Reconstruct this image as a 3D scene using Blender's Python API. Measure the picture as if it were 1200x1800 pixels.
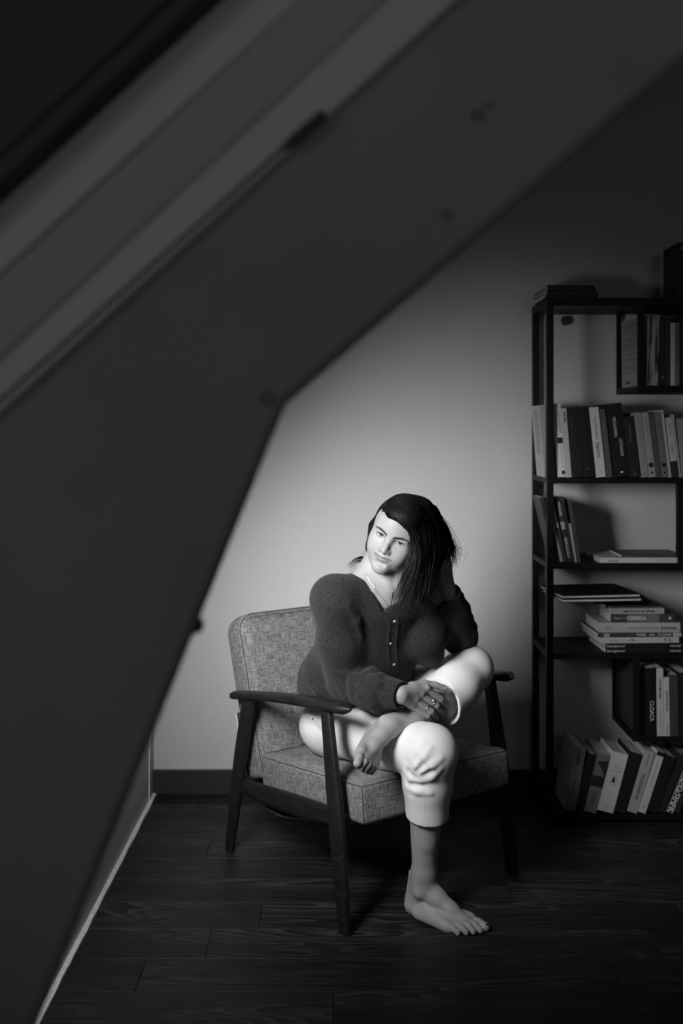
import bpy, bmesh, math, random
import numpy as np
from mathutils import Vector, Matrix, noise
random.seed(7); rng = np.random.RandomState(7)
for _o in list(bpy.data.objects): bpy.data.objects.remove(_o)
scn = bpy.context.scene; COL = scn.collection
PI = math.pi; R = math.radians
# ---------------------------------------------------------------- camera
F = 1750.0; HZ = 755.0; VX = 602.0; CH = 1.38; CD = 3.785     # focal length in px, vanishing point, eye height, distance to back wall
cam_d = bpy.data.cameras.new('camera'); cam = bpy.data.objects.new('camera', cam_d); COL.objects.link(cam)
cam.location = (0, -CD, CH); cam.rotation_euler = (R(90), 0, 0)
cam_d.sensor_fit = 'VERTICAL'; cam_d.sensor_height = 36.0; cam_d.lens = F / 1800 * 36.0
cam_d.shift_x = (600 - VX) / 1800.0; cam_d.shift_y = -(900 - HZ) / 1800.0
cam_d.clip_start = 0.02
cam_d.dof.use_dof = True; cam_d.dof.focus_distance = 2.88; cam_d.dof.aperture_fstop = 2.2
scn.camera = cam
# ---------------------------------------------------------------- daylight, fill lamps, exposure
scn.view_settings.view_transform = 'Standard'; scn.view_settings.look = 'None'
scn.view_settings.gamma = 1; scn.view_settings.use_curve_mapping = False
scn.view_settings.exposure = 0.0
world = bpy.data.worlds.new('overcast_sky'); scn.world = world; world.use_nodes = True
def build_world(nt):
    n = nt.nodes; l = nt.links; n.clear()
    out = n.new('ShaderNodeOutputWorld'); bg = n.new('ShaderNodeBackground')
    tc = n.new('ShaderNodeTexCoord'); sp = n.new('ShaderNodeSeparateXYZ'); cr = n.new('ShaderNodeValToRGB')
    l.new(tc.outputs['Generated'], sp.inputs[0])
    mr = n.new('ShaderNodeMapRange'); mr.inputs[1].default_value = -1; mr.inputs[2].default_value = 1
    l.new(sp.outputs['Z'], mr.inputs[0]); l.new(mr.outputs[0], cr.inputs[0])
    e = cr.color_ramp.elements                     # dark ground below the horizon, overcast sky brightening to the zenith
    e[0].position = 0.0; e[0].color = (.06, .06, .06, 1)
    e[1].position = 1.0; e[1].color = (1, 1, 1, 1)
    for p, v in ((.495, .06), (.52, .30), (.75, .8)):
        x = e.new(p); x.color = (v, v, v, 1)
    l.new(cr.outputs[0], bg.inputs[0]); bg.inputs[1].default_value = SKY
    l.new(bg.outputs[0], out.inputs[0])
SKY = 4.0
build_world(world.node_tree)
# the skylight in the alcove's roof slope
SLO = R(43); SX, SZ = -0.718, 1.13                       # foot of the slope
su = Vector((math.cos(SLO), 0, math.sin(SLO))); sn = Vector((math.sin(SLO), 0, -math.cos(SLO)))   # up the slope, into the room
WA, WB = 0.0, 0.64                                      # window along the slope
WY0, WY1 = -2.62, -1.12                                 # window along the wall
wc = Vector((SX, 0, SZ)) + su * (WA + WB) / 2; wc.y = (WY0 + WY1) / 2
def area_light(name, c, nrm, sx, sy, xaxis, power, spread):
    ld = bpy.data.lights.new(name, 'AREA'); ld.shape = 'RECTANGLE'; ld.size = sx; ld.size_y = sy
    ld.energy = power; ld.spread = R(spread)
    o = bpy.data.objects.new(name, ld); COL.objects.link(o)
    z = -Vector(nrm).normalized(); y = z.cross(Vector(xaxis)).normalized(); x = y.cross(z)
    o.matrix_world = Matrix.Translation(c) @ Matrix((x, y, z)).transposed().to_4x4()
    return o
# daylight falling in through the skylight from the sky above the left-hand roof
area_light('skylight_daylight', Vector((-.67, -2.00, 1.42)), (.33, .87, -.36), .44, .55, (1, 0, 0), 14.5, 84)
# lamp added as zenith sky above the skylight, to brighten the pale strip
area_light('zenith_fill', Vector((-.62, -1.62, 1.40)), (0, .12, -1), .12, .9, (1, 0, 0), .85, 52)
# two unseen fill lamps added behind the camera to brighten the bulkhead
area_light('rear_fill', (-1.5, -4.1, 2.0), (.45, 1, -.10), .7, .7, (1, 0, 0), 1.5, 170)
area_light('far_fill', (1.5, -5.45, 2.1), (-.30, 1, -.05), 1.0, .8, (1, 0, 0), 3.6, 170)
# ---------------------------------------------------------------- helpers
def P(px, py, d):
    s = F / d
    return Vector(((px - VX) / s, d - CD, CH - (py - HZ) / s))
def tag(o, label=None, cat=None, group=None, kind=None):
    if label: o['label'] = label
    if cat: o['category'] = cat
    if group: o['group'] = group
    if kind: o['kind'] = kind
    return o
def empty(name, loc=(0, 0, 0), rot=(0, 0, 0)):
    o = bpy.data.objects.new(name, None); COL.objects.link(o)
    o.location = loc; o.rotation_euler = rot; o.empty_display_size = .05
    return o
def link(name, me, m=None, parent=None, smooth=False):
    o = bpy.data.objects.new(name, me); COL.objects.link(o)
    if m is not None:
        for q in (m if isinstance(m, (list, tuple)) else [m]): me.materials.append(q)
    if smooth: me.polygons.foreach_set('use_smooth', [True] * len(me.polygons))
    if parent is not None: o.parent = parent
    return o
def new_mesh(name, v, f):
    me = bpy.data.meshes.new(name); me.from_pydata([tuple(p) for p in v], [], f); me.validate(); me.update(); return me
class MB:
    def __init__(s): s.v = []; s.f = []; s.mi = []; s.m = 0
    def add(s, v, f):
        k = len(s.v); s.v += [tuple(p) for p in v]; s.f += [tuple(i + k for i in q) for q in f]; s.mi += [s.m] * len(f)
    def box(s, a, b, M=None):
        x0, y0, z0 = a; x1, y1, z1 = b
        v = [Vector(p) for p in ((x0,y0,z0),(x1,y0,z0),(x1,y1,z0),(x0,y1,z0),(x0,y0,z1),(x1,y0,z1),(x1,y1,z1),(x0,y1,z1))]
        if M is not None: v = [M @ p for p in v]
        s.add(v, [(0,3,2,1),(4,5,6,7),(0,1,5,4),(1,2,6,5),(2,3,7,6),(3,0,4,7)])
    def loft(s, rings, caps=True, closed=False):
        n = len(rings[0]); v = [p for r in rings for p in r]; f = []
        K = len(rings)
        for i in range(K if closed else K - 1):
            j = (i + 1) % K
            for k in range(n):
                a = i*n + k; b = i*n + (k+1) % n; c = j*n + (k+1) % n; d = j*n + k
                f.append((a, b, c, d))
        if caps and not closed:
            f.append(tuple(range(n - 1, -1, -1))); f.append(tuple((K-1)*n + k for k in range(n)))
        s.add(v, f)
    def tube(s, pts, r, n=8, closed=False):
        pts = [Vector(p) for p in pts]; K = len(pts); rr = r if isinstance(r, (list, tuple)) else [r]*K
        rings = []; up = None
        for i, p in enumerate(pts):
            if closed: t = pts[(i+1) % K] - pts[i-1]
            else: t = pts[min(i+1, K-1)] - pts[max(i-1, 0)]
            t.normalize()
            if up is None: up = t.orthogonal().normalized()
            up = (up - t * up.dot(t)).normalized(); w = t.cross(up)
            rings.append([p + (up*math.cos(2*PI*k/n) + w*math.sin(2*PI*k/n)) * rr[i] for k in range(n)])
        s.loft(rings, closed=closed)
    def build(s, name, m=None, parent=None, smooth=False, bevel=0, uv=False):
        me = new_mesh(name, s.v, s.f)
        if isinstance(m, (list, tuple)) and len(me.polygons) == len(s.mi): me.polygons.foreach_set('material_index', s.mi)
        bm = bmesh.new(); bm.from_mesh(me); bmesh.ops.recalc_face_normals(bm, faces=bm.faces)
        if bevel: bmesh.ops.bevel(bm, geom=bm.edges[:] , offset=bevel, segments=2, affect='EDGES', profile=.5, clamp_overlap=True)
        bm.to_mesh(me); bm.free()
        if uv: box_uv(me)
        return link(name, me, m, parent, smooth)
def box_uv(me):
    uvl = me.uv_layers.new(name='UVMap'); me.update()
    for p in me.polygons:
        n = p.normal; ax = max(range(3), key=lambda i: abs(n[i]) * (1.0 if i else .9))
        for li in p.loop_indices:
            c = me.vertices[me.loops[li].vertex_index].co
            uvl.data[li].uv = ((c.y, c.z), (c.x, c.z), (c.x, c.y))[ax]
def section(c, ax, ay, a, b, e=2.6, n=20):
    out = []
    for k in range(n):
        t = 2*PI*k/n; ct, st = math.cos(t), math.sin(t)
        out.append(Vector(c) + Vector(ax)*(a*math.copysign(abs(ct)**(2/e), ct)) + Vector(ay)*(b*math.copysign(abs(st)**(2/e), st)))
    return out
def rrect(hx, hy, rad, z, n=6):
    out = []
    for cx, cy, r, a0 in ((1, 1, rad[0], 0), (-1, 1, rad[1], 90), (-1, -1, rad[2], 180), (1, -1, rad[3], 270)):
        r = max(.0015, min(r, hx*.98, hy*.98))
        for k in range(n + 1):
            t = R(a0 + 90*k/n)
            out.append(Vector((cx*(hx - r) + r*math.cos(t), cy*(hy - r) + r*math.sin(t), z)))
    return out
def slab_rings(hx, hy, rad, th, bev, crown=0., crown_b=0.):
    """cushion: rounded-rectangle outline, rolled edges, crowned faces; lies in xy, thickness in z"""
    rings = []; ins = []
    for k in (.75, .5, .3, .15, .05): ins.append((min(hx, hy)*k, 'b'))
    for i, _ in ins: 
        q = 1 - (1 - i/(min(hx, hy)*.8)) if i < min(hx, hy)*.8 else 1
        rings.append(rrect(hx - i, hy - i, [r - i for r in rad], -th/2 - crown_b*min(1, q)**.6))
    for k in range(6):
        t = R(90*k/5); i = bev*(1 - math.sin(t)); rings.append(rrect(hx - i, hy - i, [r - i for r in rad], -th/2 + bev*(1 - math.cos(t)) if k else -th/2))
    for k in range(6):
        t = R(90 - 90*k/5); i = bev*(1 - math.sin(t)); rings.append(rrect(hx - i, hy - i, [r - i for r in rad], th/2 - bev*(1 - math.cos(t))))
    for i, _ in reversed(ins):
        q = min(1, i/(min(hx, hy)*.8))
        rings.append(rrect(hx - i, hy - i, [r - i for r in rad], th/2 + crown*q**.6))
    return rings
# ---------------------------------------------------------------- materials
def mat(name, g=.5, rough=.6, spec=.5, bump=None, var=None, metallic=0, sheen=0, tcoord='Object'):
    """g: grey albedo; bump=(scale, strength, detail); var=(scale, lo, hi) slow albedo variation"""
    m = bpy.data.materials.new(name); m.use_nodes = True; nt = m.node_tree; n = nt.nodes; l = nt.links
    b = n['Principled BSDF']; b.inputs['Base Color'].default_value = (g, g, g, 1); b.inputs['Roughness'].default_value = rough
    b.inputs['Specular IOR Level'].default_value = spec; b.inputs['Metallic'].default_value = metallic
    if sheen: b.inputs['Sheen Weight'].default_value = sheen; b.inputs['Sheen Roughness'].default_value = .5
    tc = n.new('ShaderNodeTexCoord')
    if bump:
        t = n.new('ShaderNodeTexNoise'); t.inputs['Scale'].default_value = bump[0]; t.inputs['Detail'].default_value = bump[2]
        bp = n.new('ShaderNodeBump'); bp.inputs['Strength'].default_value = 1; bp.inputs['Distance'].default_value = bump[1]
        l.new(tc.outputs[tcoord], t.inputs[0]); l.new(t.outputs[0], bp.inputs['Height']); l.new(bp.outputs[0], b.inputs['Normal'])
    if var:
        t = n.new('ShaderNodeTexNoise'); t.inputs['Scale'].default_value = var[0]; t.inputs['Detail'].default_value = 4
        mr = n.new('ShaderNodeMapRange'); mr.inputs[1].default_value = .35; mr.inputs[2].default_value = .65
        mr.inputs[3].default_value = var[1]; mr.inputs[4].default_value = var[2]
        l.new(tc.outputs[tcoord], t.inputs[0]); l.new(t.outputs[0], mr.inputs[0]); l.new(mr.outputs[0], b.inputs['Base Color'])
    return m
def fabric(name, lo, hi, thread=900., uvscale=1.0):
    """slub weave: long light and dark threads in both directions, from the uv map in metres"""
    m = mat(name, .3, .95, .15); nt = m.node_tree; n = nt.nodes; l = nt.links; b = n['Principled BSDF']
    tc = n.new('ShaderNodeTexCoord'); outs = []
    for sc in ((thread, 60, 1), (60, thread, 1)):
        mp = n.new('ShaderNodeMapping'); mp.inputs['Scale'].default_value = sc
        t = n.new('ShaderNodeTexNoise'); t.inputs['Scale'].default_value = .5; t.inputs['Detail'].default_value = 3; t.inputs['Roughness'].default_value = .7
        l.new(tc.outputs['UV'], mp.inputs[0]); l.new(mp.outputs[0], t.inputs[0]); outs.append(t.outputs[0])
    ad = n.new('ShaderNodeMath'); ad.operation = 'ADD'; l.new(outs[0], ad.inputs[0]); l.new(outs[1], ad.inputs[1])
    mr = n.new('ShaderNodeMapRange'); mr.inputs[1].default_value = .76; mr.inputs[2].default_value = 1.24; mr.inputs[3].default_value = lo; mr.inputs[4].default_value = hi
    l.new(ad.outputs[0], mr.inputs[0]); l.new(mr.outputs[0], b.inputs['Base Color'])
    bp = n.new('ShaderNodeBump'); bp.inputs['Distance'].default_value = .0008; l.new(ad.outputs[0], bp.inputs['Height']); l.new(bp.outputs[0], b.inputs['Normal'])
    return m
M = {}
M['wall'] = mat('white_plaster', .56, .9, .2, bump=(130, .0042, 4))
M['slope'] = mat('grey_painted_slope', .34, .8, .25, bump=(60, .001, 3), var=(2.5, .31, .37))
M['ceiling'] = mat('ceiling_paint', .5, .9, .2)
M['rear'] = mat('rear_wall_paint', .22, .9, .2)
M['knee'] = mat('knee_wall_paint', .5, .6, .3, bump=(30, .0006, 2))
M['skirting'] = mat('dark_grey_skirting', .028, .6, .35, bump=(40, .0004, 2))
M['white_strip'] = mat('white_sealing_strip', .85, .38, .9, var=(60, .75, .92))
M['white_paint'] = mat('white_gloss_paint', .62, .45, .5, bump=(25, .0004, 3))
M['black_metal'] = mat('black_metal', .006, .5, .25)
M['bracket'] = mat('dark_bracket', .03, .5, .4)
M['chair_fabric'] = fabric('grey_woven_upholstery', .045, .34, thread=700.)
M['piping'] = mat('dark_piping', .06, .9, .2)
def wood(name, lo, hi, rough, scale=(3, 60, 60), spec=.5, bumpd=.0004, dist=3., rnd=False):
    m = mat(name, lo, rough, spec); nt = m.node_tree; n = nt.nodes; l = nt.links; b = n['Principled BSDF']
    tc = n.new('ShaderNodeTexCoord'); mp = n.new('ShaderNodeMapping'); mp.inputs['Scale'].default_value = scale
    l.new(tc.outputs['Object'], mp.inputs[0]); src = mp.outputs[0]
    if rnd:
        oi = n.new('ShaderNodeObjectInfo'); ad = n.new('ShaderNodeVectorMath'); ad.operation = 'ADD'
        mu = n.new('ShaderNodeMath'); mu.operation = 'MULTIPLY'; mu.inputs[1].default_value = 57.
        l.new(oi.outputs['Random'], mu.inputs[0]); l.new(src, ad.inputs[0]); l.new(mu.outputs[0], ad.inputs[1]); src = ad.outputs[0]
    t = n.new('ShaderNodeTexNoise'); t.inputs['Scale'].default_value = 1.; t.inputs['Detail'].default_value = 5; t.inputs['Distortion'].default_value = dist
    t.inputs['Roughness'].default_value = .65
    l.new(src, t.inputs[0])
    mr = n.new('ShaderNodeMapRange'); mr.inputs[1].default_value = .4; mr.inputs[2].default_value = .68; mr.inputs[3].default_value = lo; mr.inputs[4].default_value = hi
    l.new(t.outputs[0], mr.inputs[0]); l.new(mr.outputs[0], b.inputs['Base Color'])
    bp = n.new('ShaderNodeBump'); bp.inputs['Distance'].default_value = bumpd; l.new(t.outputs[0], bp.inputs['Height']); l.new(bp.outputs[0], b.inputs['Normal'])
    return m
M['chair_wood'] = wood('dark_stained_wood', .008, .022, .42, (40, 6, 40), .45)
def plank_mat():
    m = mat('black_oiled_plank', .01, .5, .3); nt = m.node_tree; n = nt.nodes; l = nt.links; b = n['Principled BSDF']
    tc = n.new('ShaderNodeTexCoord'); oi = n.new('ShaderNodeObjectInfo'); mu = n.new('ShaderNodeMath'); mu.operation = 'MULTIPLY'; mu.inputs[1].default_value = 83.; l.new(oi.outputs['Random'], mu.inputs[0])
    def nz(sc, det, dist=0.):
        mp = n.new('ShaderNodeMapping'); mp.inputs['Scale'].default_value = sc; l.new(tc.outputs['Object'], mp.inputs[0])
        ad = n.new('ShaderNodeVectorMath'); ad.operation = 'ADD'; l.new(mp.outputs[0], ad.inputs[0]); l.new(mu.outputs[0], ad.inputs[1])
        t = n.new('ShaderNodeTexNoise'); t.inputs['Scale'].default_value = 1.; t.inputs['Detail'].default_value = det; t.inputs['Distortion'].default_value = dist; l.new(ad.outputs[0], t.inputs[0]); return t.outputs[0]
    lo = nz((1.5, 11, 1), .6, .3); k = n.new('ShaderNodeMath'); k.operation = 'MULTIPLY'; k.inputs[1].default_value = 17.; l.new(lo, k.inputs[0])
    fr = n.new('ShaderNodeMath'); fr.operation = 'FRACT'; l.new(k.outputs[0], fr.inputs[0]); pw = n.new('ShaderNodeMath'); pw.operation = 'POWER'; pw.inputs[1].default_value = 2.6; l.new(fr.outputs[0], pw.inputs[0])
    fine = nz((6, 160, 1), 4); area = nz((1.3, 7, 1), 2); ar = n.new('ShaderNodeMapRange'); ar.inputs[1].default_value = .46; ar.inputs[2].default_value = .60; ar.inputs[3].default_value = .08; l.new(area, ar.inputs[0])
    m1 = n.new('ShaderNodeMath'); m1.operation = 'MULTIPLY'; l.new(pw.outputs[0], m1.inputs[0]); l.new(ar.outputs[0], m1.inputs[1])
    m2 = n.new('ShaderNodeMath'); m2.operation = 'MULTIPLY_ADD'; m2.inputs[1].default_value = .9; l.new(m1.outputs[0], m2.inputs[0]); l.new(fine, m2.inputs[2])
    mr = n.new('ShaderNodeMapRange'); mr.inputs[1].default_value = .35; mr.inputs[2].default_value = 1.25; mr.inputs[3].default_value = .005; mr.inputs[4].default_value = .058
    l.new(m2.outputs[0], mr.inputs[0]); l.new(mr.outputs[0], b.inputs['Base Color'])
    bp = n.new('ShaderNodeBump'); bp.inputs['Distance'].default_value = .0008; l.new(m2.outputs[0], bp.inputs['Height']); l.new(bp.outputs[0], b.inputs['Normal'])
    return m
M['plank'] = plank_mat() or wood('black_oiled_plank', .006, .040, .5, (1.1, 26, 1), .3, .0009, 2.2, rnd=True)
# ================================================================ SETTING
XR, YN, ZT = 3.2, -5.6, 2.85                               # right wall, wall behind the camera, ceiling
def struct(mb, name, m, **k):
    o = mb.build(name, m, **k); tag(o, kind='structure'); return o
b = MB(); b.box((-1.0, YN - .1, -.10), (XR + .1, .1, -.014)); floor_o = struct(b, 'floor', mat('subfloor', .02, .9, .1))
# planks: run along x, 0.152 m wide, one object each under the floor
PWD = .152; row0 = -1.338 + .152*8                        # a seam falls at y = -1.338
row = 0; y = 0.0; k = 0
seams = [(-1.338 + .152*j) for j in range(-16, 9)] + [0.0]
seams = sorted(set(round(s, 4) for s in seams if s <= 0.0), reverse=True)
plank_me = {}
def plank(x0, x1, y0, y1):
    key = (round(x1 - x0, 3), round(y1 - y0, 3))
    if key not in plank_me:
        L, W = key; g = .0006; c = .0011
        rings = []
        for ins, z in ((g, -.0135), (g, -c), (g + c*.7, -.0003)):
            rings.append([(-L/2 + ins, -W/2 + ins, z), (L/2 - ins, -W/2 + ins, z), (L/2 - ins, W/2 - ins, z), (-L/2 + ins, W/2 - ins, z)])
        q = MB(); q.loft(rings); me = new_mesh('plank', q.v, q.f); me.materials.append(M['plank']); plank_me[key] = me
    o = bpy.data.objects.new('plank', plank_me[key]); COL.objects.link(o); o.parent = floor_o
    o.location = ((x0 + x1)/2, (y0 + y1)/2, random.uniform(-.0006, 0.0004))
X0 = SX + .016
joints = {-1.034: [-.36, .84, 2.04], -1.186: [-.51, .69, 1.89]}
for i in range(len(seams) - 1):
    y1, y0 = seams[i], seams[i+1]
    if y1 - y0 < .01: continue
    js = None
    for kk, v in joints.items():
        if abs(y1 - kk) < .03: js = v
    if js is None:
        o0 = (i * .47) % 1.2; js = [X0 + o0 + .05 + 1.2*j for j in range(4)]
    xs = [X0] + [j for j in js if X0 + .08 < j < XR - .08] + [XR]
    for a, c in zip(xs[:-1], xs[1:]): plank(a, c, y0, y1)
# back wall (facing the camera) and its skirting
b = MB(); b.box((-1.0, 0, -.1), (XR + .1, .12, ZT + .1)); struct(b, 'wall_back', M['wall'])
b = MB(); b.box((SX, -.013, -.002), (XR, 0, .088)); struct(b, 'baseboard_back', M['skirting'], bevel=.0015)
b = MB(); b.box((SX + .004, -.0055, .0885), (XR, 0, .0915)); struct(b, 'trim_1', mat('sealant_line', .35, .7, .3))
# low left wall under the slope, its joint, and the pale strip where the planks stop short
b = MB(); b.box((SX - .1, YN, -.1), (SX, -.094, SZ)); b.box((SX - .1, -.082, -.1), (SX, .0, SZ)); b.box((SX - .1, -.094, -.1), (SX - .012, -.082, SZ)); struct(b, 'wall_left', M['knee'])
b = MB(); b.box((SX - .002, -.0945, .0), (SX + .003, -.0815, SZ)); struct(b, 'trim_2', M['white_strip'], bevel=.001)
b = MB()
pts = [];  yy = -.02
v = []; f = []
N = 150
for i in range(N + 1):
    yv = -.015 - 3.0*i/N
    w = .0145 + .0030*noise.noise(Vector((yv*9, 3, 0))) + .0018*noise.noise(Vector((yv*50, 7, 0)))
    v += [(SX, yv, .0002), (SX, yv, .0042), (SX + w, yv, .0040 - .001), (SX + w, yv, -.0135)]
    if i: 
        a = (i-1)*4; c = i*4
        f += [(a+1, a+2, c+2, c+1), (a+2, a+3, c+3, c+2)]
b.add(v, f); struct(b, 'trim_3', M['white_strip'])
# sloping roof over the alcove with its skylight opening
T = .06
def slope_box(mb, a0, a1, y0, y1, t0=0., t1=T):
    o = Vector((SX, 0, SZ))
    vs = []
    for t in (t0, t1):
        for (a, y) in ((a0, y0), (a1, y0), (a1, y1), (a0, y1)):
            p = o + su*a - sn*t; p.y = y; vs.append(p)
    mb.add(vs, [(0,1,2,3),(7,6,5,4),(0,4,5,1),(1,5,6,2),(2,6,7,3),(3,7,4,0)])
AL = (ZT - SZ)/math.sin(SLO) + .12
b = MB(); YF = -2.72
slope_box(b, -.1, WA, YF, .1); slope_box(b, WB, AL, YF, .1); slope_box(b, WA, WB, YF, WY0); slope_box(b, WA, WB, WY1, .1)
struct(b, 'ceiling_slope', M['wall'])
win = empty('window_1', wc); win['kind'] = 'structure'; win.rotation_euler = (0, 0, 0)
inv = Matrix.Translation(-wc)
fb = MB(); fw = .06
slope_box(fb, WA, WA + fw, WY0, WY1, .01, .055); slope_box(fb, WB - fw, WB, WY0, WY1, .01, .055)
slope_box(fb, WA + fw, WB - fw, WY0, WY0 + fw, .01, .055); slope_box(fb, WA + fw, WB - fw, WY1 - fw, WY1, .01, .055)
fb.v = [tuple(inv @ Vector(p)) for p in fb.v]; fb.build('window_frame', M['white_paint'], win, bevel=.003)
hb = MB(); p0 = Vector((SX, 0, SZ)) + su*(WB - .03) - sn*.03
hb.tube([(p0.x, wc.y - .3, p0.z), (p0.x, wc.y + .3, p0.z)], .011, 10); hb.v = [tuple(inv @ Vector(p)) for p in hb.v]
hb.build('window_handle', M['white_paint'], win, smooth=True)
gb = MB(); slope_box(gb, WA + fw - .01, WB - fw + .01, WY0 + fw - .01, WY1 - fw + .01, .038, .042)
gb.v = [tuple(inv @ Vector(p)) for p in gb.v]
gm = bpy.data.materials.new('window_glass'); gm.use_nodes = True; nt = gm.node_tree; nt.nodes.clear()
o_ = nt.nodes.new('ShaderNodeOutputMaterial'); mx = nt.nodes.new('ShaderNodeMixShader'); tr = nt.nodes.new('ShaderNodeBsdfTransparent'); gl = nt.nodes.new('ShaderNodeBsdfGlossy')
gl.inputs['Roughness'].default_value = .02; mx.inputs[0].default_value = .06; tr.inputs[0].default_value = (.96, .96, .96, 1)
nt.links.new(tr.outputs[0], mx.inputs[1]); nt.links.new(gl.outputs[0], mx.inputs[2]); nt.links.new(mx.outputs[0], o_.inputs[0])
gb.build('pane', gm, win)
# other walls, ceiling
b = MB(); b.box((XR, YN, -.1), (XR + .1, .1, ZT + .1)); struct(b, 'wall_right', M['rear'])
b = MB(); b.box((-2.6, YN - .1, -.1), (XR + .1, YN, ZT + .1)); struct(b, 'wall_rear', M['rear'])
b = MB(); b.box((-2.6, YN - .1, ZT), (XR + .1, .12, ZT + .1)); struct(b, 'ceiling', M['ceiling'])
b = MB(); b.box((-2.7, YN - .1, -.1), (-2.6, -2.2, ZT + .1)); b.box((-2.7, YN - .1, -.12), (-.9, -2.2, -.0)); struct(b, 'wall_far_left', M['rear'])

# ---- the nearer bulkhead between the two roof pitches: outline (70,1790) - (500,715) - (1200,110) at 1.5 m
DE = 1.15
E0 = P(70, 1790, DE); E1 = P(502, 712, DE); E2 = P(1290, 30, DE)
def up_to(pA, pB, z): t = (z - pA.z)/(pB.z - pA.z); return pA + (pB - pA)*t
E0 = up_to(E1, E0, -.0); E3 = up_to(E1, E2, ZT)
dirU = (E2 - E1).normalized()
outline = [E0, E1, E3, Vector((-2.6, 0, ZT)), Vector((-2.6, 0, 0))]
yf = E1.y
v = []; f = []
for yy in (yf, yf - .07):
    for q in outline: v.append((q.x, yy, q.z))
n_ = len(outline)
f = [tuple(range(n_)), tuple(range(2*n_ - 1, n_ - 1, -1))] + [(i, (i+1) % n_, n_ + (i+1) % n_, n_ + i) for i in range(n_)]
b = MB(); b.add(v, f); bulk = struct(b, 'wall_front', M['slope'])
bm = bmesh.new(); bm.from_mesh(bulk.data)
bmesh.ops.bevel(bm, geom=[e for e in bm.edges if abs(e.verts[0].co.y - e.verts[1].co.y) < .001 and (Vector((0,0,0)) + (e.verts[0].co + e.verts[1].co)/2 - (E0 + E1)/2).xz.length < .2 or abs(e.verts[0].co.y - e.verts[1].co.y) < .001 and ((e.verts[0].co + e.verts[1].co)/2 - (E1 + E3)/2).xz.length < .3], offset=.006, segments=3, affect='EDGES')
bm.to_mesh(bulk.data); bm.free()
bulk_face = yf - .07                                      # the side the camera sees
dB = CD + bulk_face
# the diagonal trim boards on it, each its own board, positioned on the face by perpendicular distance from the upper edge
U = Vector((dirU.x, 0, dirU.z)); V = Vector((-U.z, 0, U.x))   # V: up-left, away from the opening
def fpt(px, py, d=dB): return P(px, py, d)
def board(name, pa, pb, width, th, m, over=0, tilt=0., lip=0.0, y0=None):
    """board whose lower edge runs from pa to pb (points on the face), width along V, thickness toward the camera"""
    y0 = bulk_face if y0 is None else y0
    u = (pb - pa); u.y = 0; L = u.length; u.normalize(); w = Vector((-u.z, 0, u.x))
    mb = MB(); prof = [(0, 0), (0, th), (width, th + tilt), (width, 0)]
    rings = []
    for t in (0, L):
        rings.append([Vector((pa.x, y0 + .001, pa.z)) + u*t + w*a - Vector((0, bb, 0)) for a, bb in prof])
    mb.loft(rings); return struct(mb, name, m, bevel=.004)

slopeM = mat('pale_lit_board', .74, .7, .3, bump=(40, .0006, 3)); darkM = mat('shadow_gap_board', .12, .8, .2)
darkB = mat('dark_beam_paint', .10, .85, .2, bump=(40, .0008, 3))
def bpt(x, slope, x0, y0): return y0 + slope*(x - x0)
def line_board(name, yA, yB, sl, xA, xB, th, m):
    """board between two picture lines (heights at x = 0) with slope sl, running from xA to xB"""
    n0 = fpt(xA, yB + sl*xA); n1 = fpt(xB, yB + sl*xB); o = fpt(xA, yA + sl*xA)
    u = Vector((n1.x - n0.x, 0, n1.z - n0.z)).normalized(); w = Vector((-u.z, 0, u.x)); wd = (Vector((o.x - n0.x, 0, o.z - n0.z))).dot(w)
    return board(name, n0, n1, wd, th, m)
# window-surround boards running up the pitch, pale colour standing in for grazing light, with narrow shadow gaps between them
line_board('trim_4', 594, 730, -.905, -1300, 900, .011, slopeM)
line_board('trim_5', 495, 583, -.915, -1300, 900, .012, slopeM)
line_board('trim_6', 364, 486, -.915, -1300, 900, .010, slopeM)
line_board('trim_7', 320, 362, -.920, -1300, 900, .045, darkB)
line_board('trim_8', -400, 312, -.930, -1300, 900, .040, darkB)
# dark bead drawing the board's edge shadow, thickened into the blind rail's round end
rb = MB(); a = fpt(-200, 709 + .893*200); c = fpt(570, 709 - .893*570)
rb.tube([a + Vector((0, -.011, 0)), a.lerp(c, .90) + Vector((0, -.011, 0)), a.lerp(c, .93) + Vector((0, -.011, -.003)), c + Vector((0, -.011, -.004))], [.0017, .0017, .0065, .0065], 12); struct(rb, 'trim_9', darkB, smooth=True)
# old screw holes and dents
for i, (px, py, r) in enumerate([(840, 203, .006), (785, 378, .005), (858, 186, .003), (470, 700, .007)]):
    q = fpt(px, py); kb = MB()
    ring = lambda rr, yy: [Vector((q.x + rr*math.cos(t*PI/6)*1.2, bulk_face - yy, q.z + rr*math.sin(t*PI/6))) for t in range(12)]
    kb.loft([ring(r, -.0005), ring(r, .0012), ring(r*.7, .0012), ring(r*.5, -.0003)]); struct(kb, 'trim_%d' % (10 + i), darkB, smooth=True)
nb = MB(); q = P(347, 1092, DE); nb.tube([(q.x - .012, yf - .02, q.z - .006), (q.x + .004, yf - .02, q.z), (q.x + .007, yf - .02, q.z + .006)], [.008, .009, .004], 8); struct(nb, 'trim_14', darkB, smooth=True)
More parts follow.
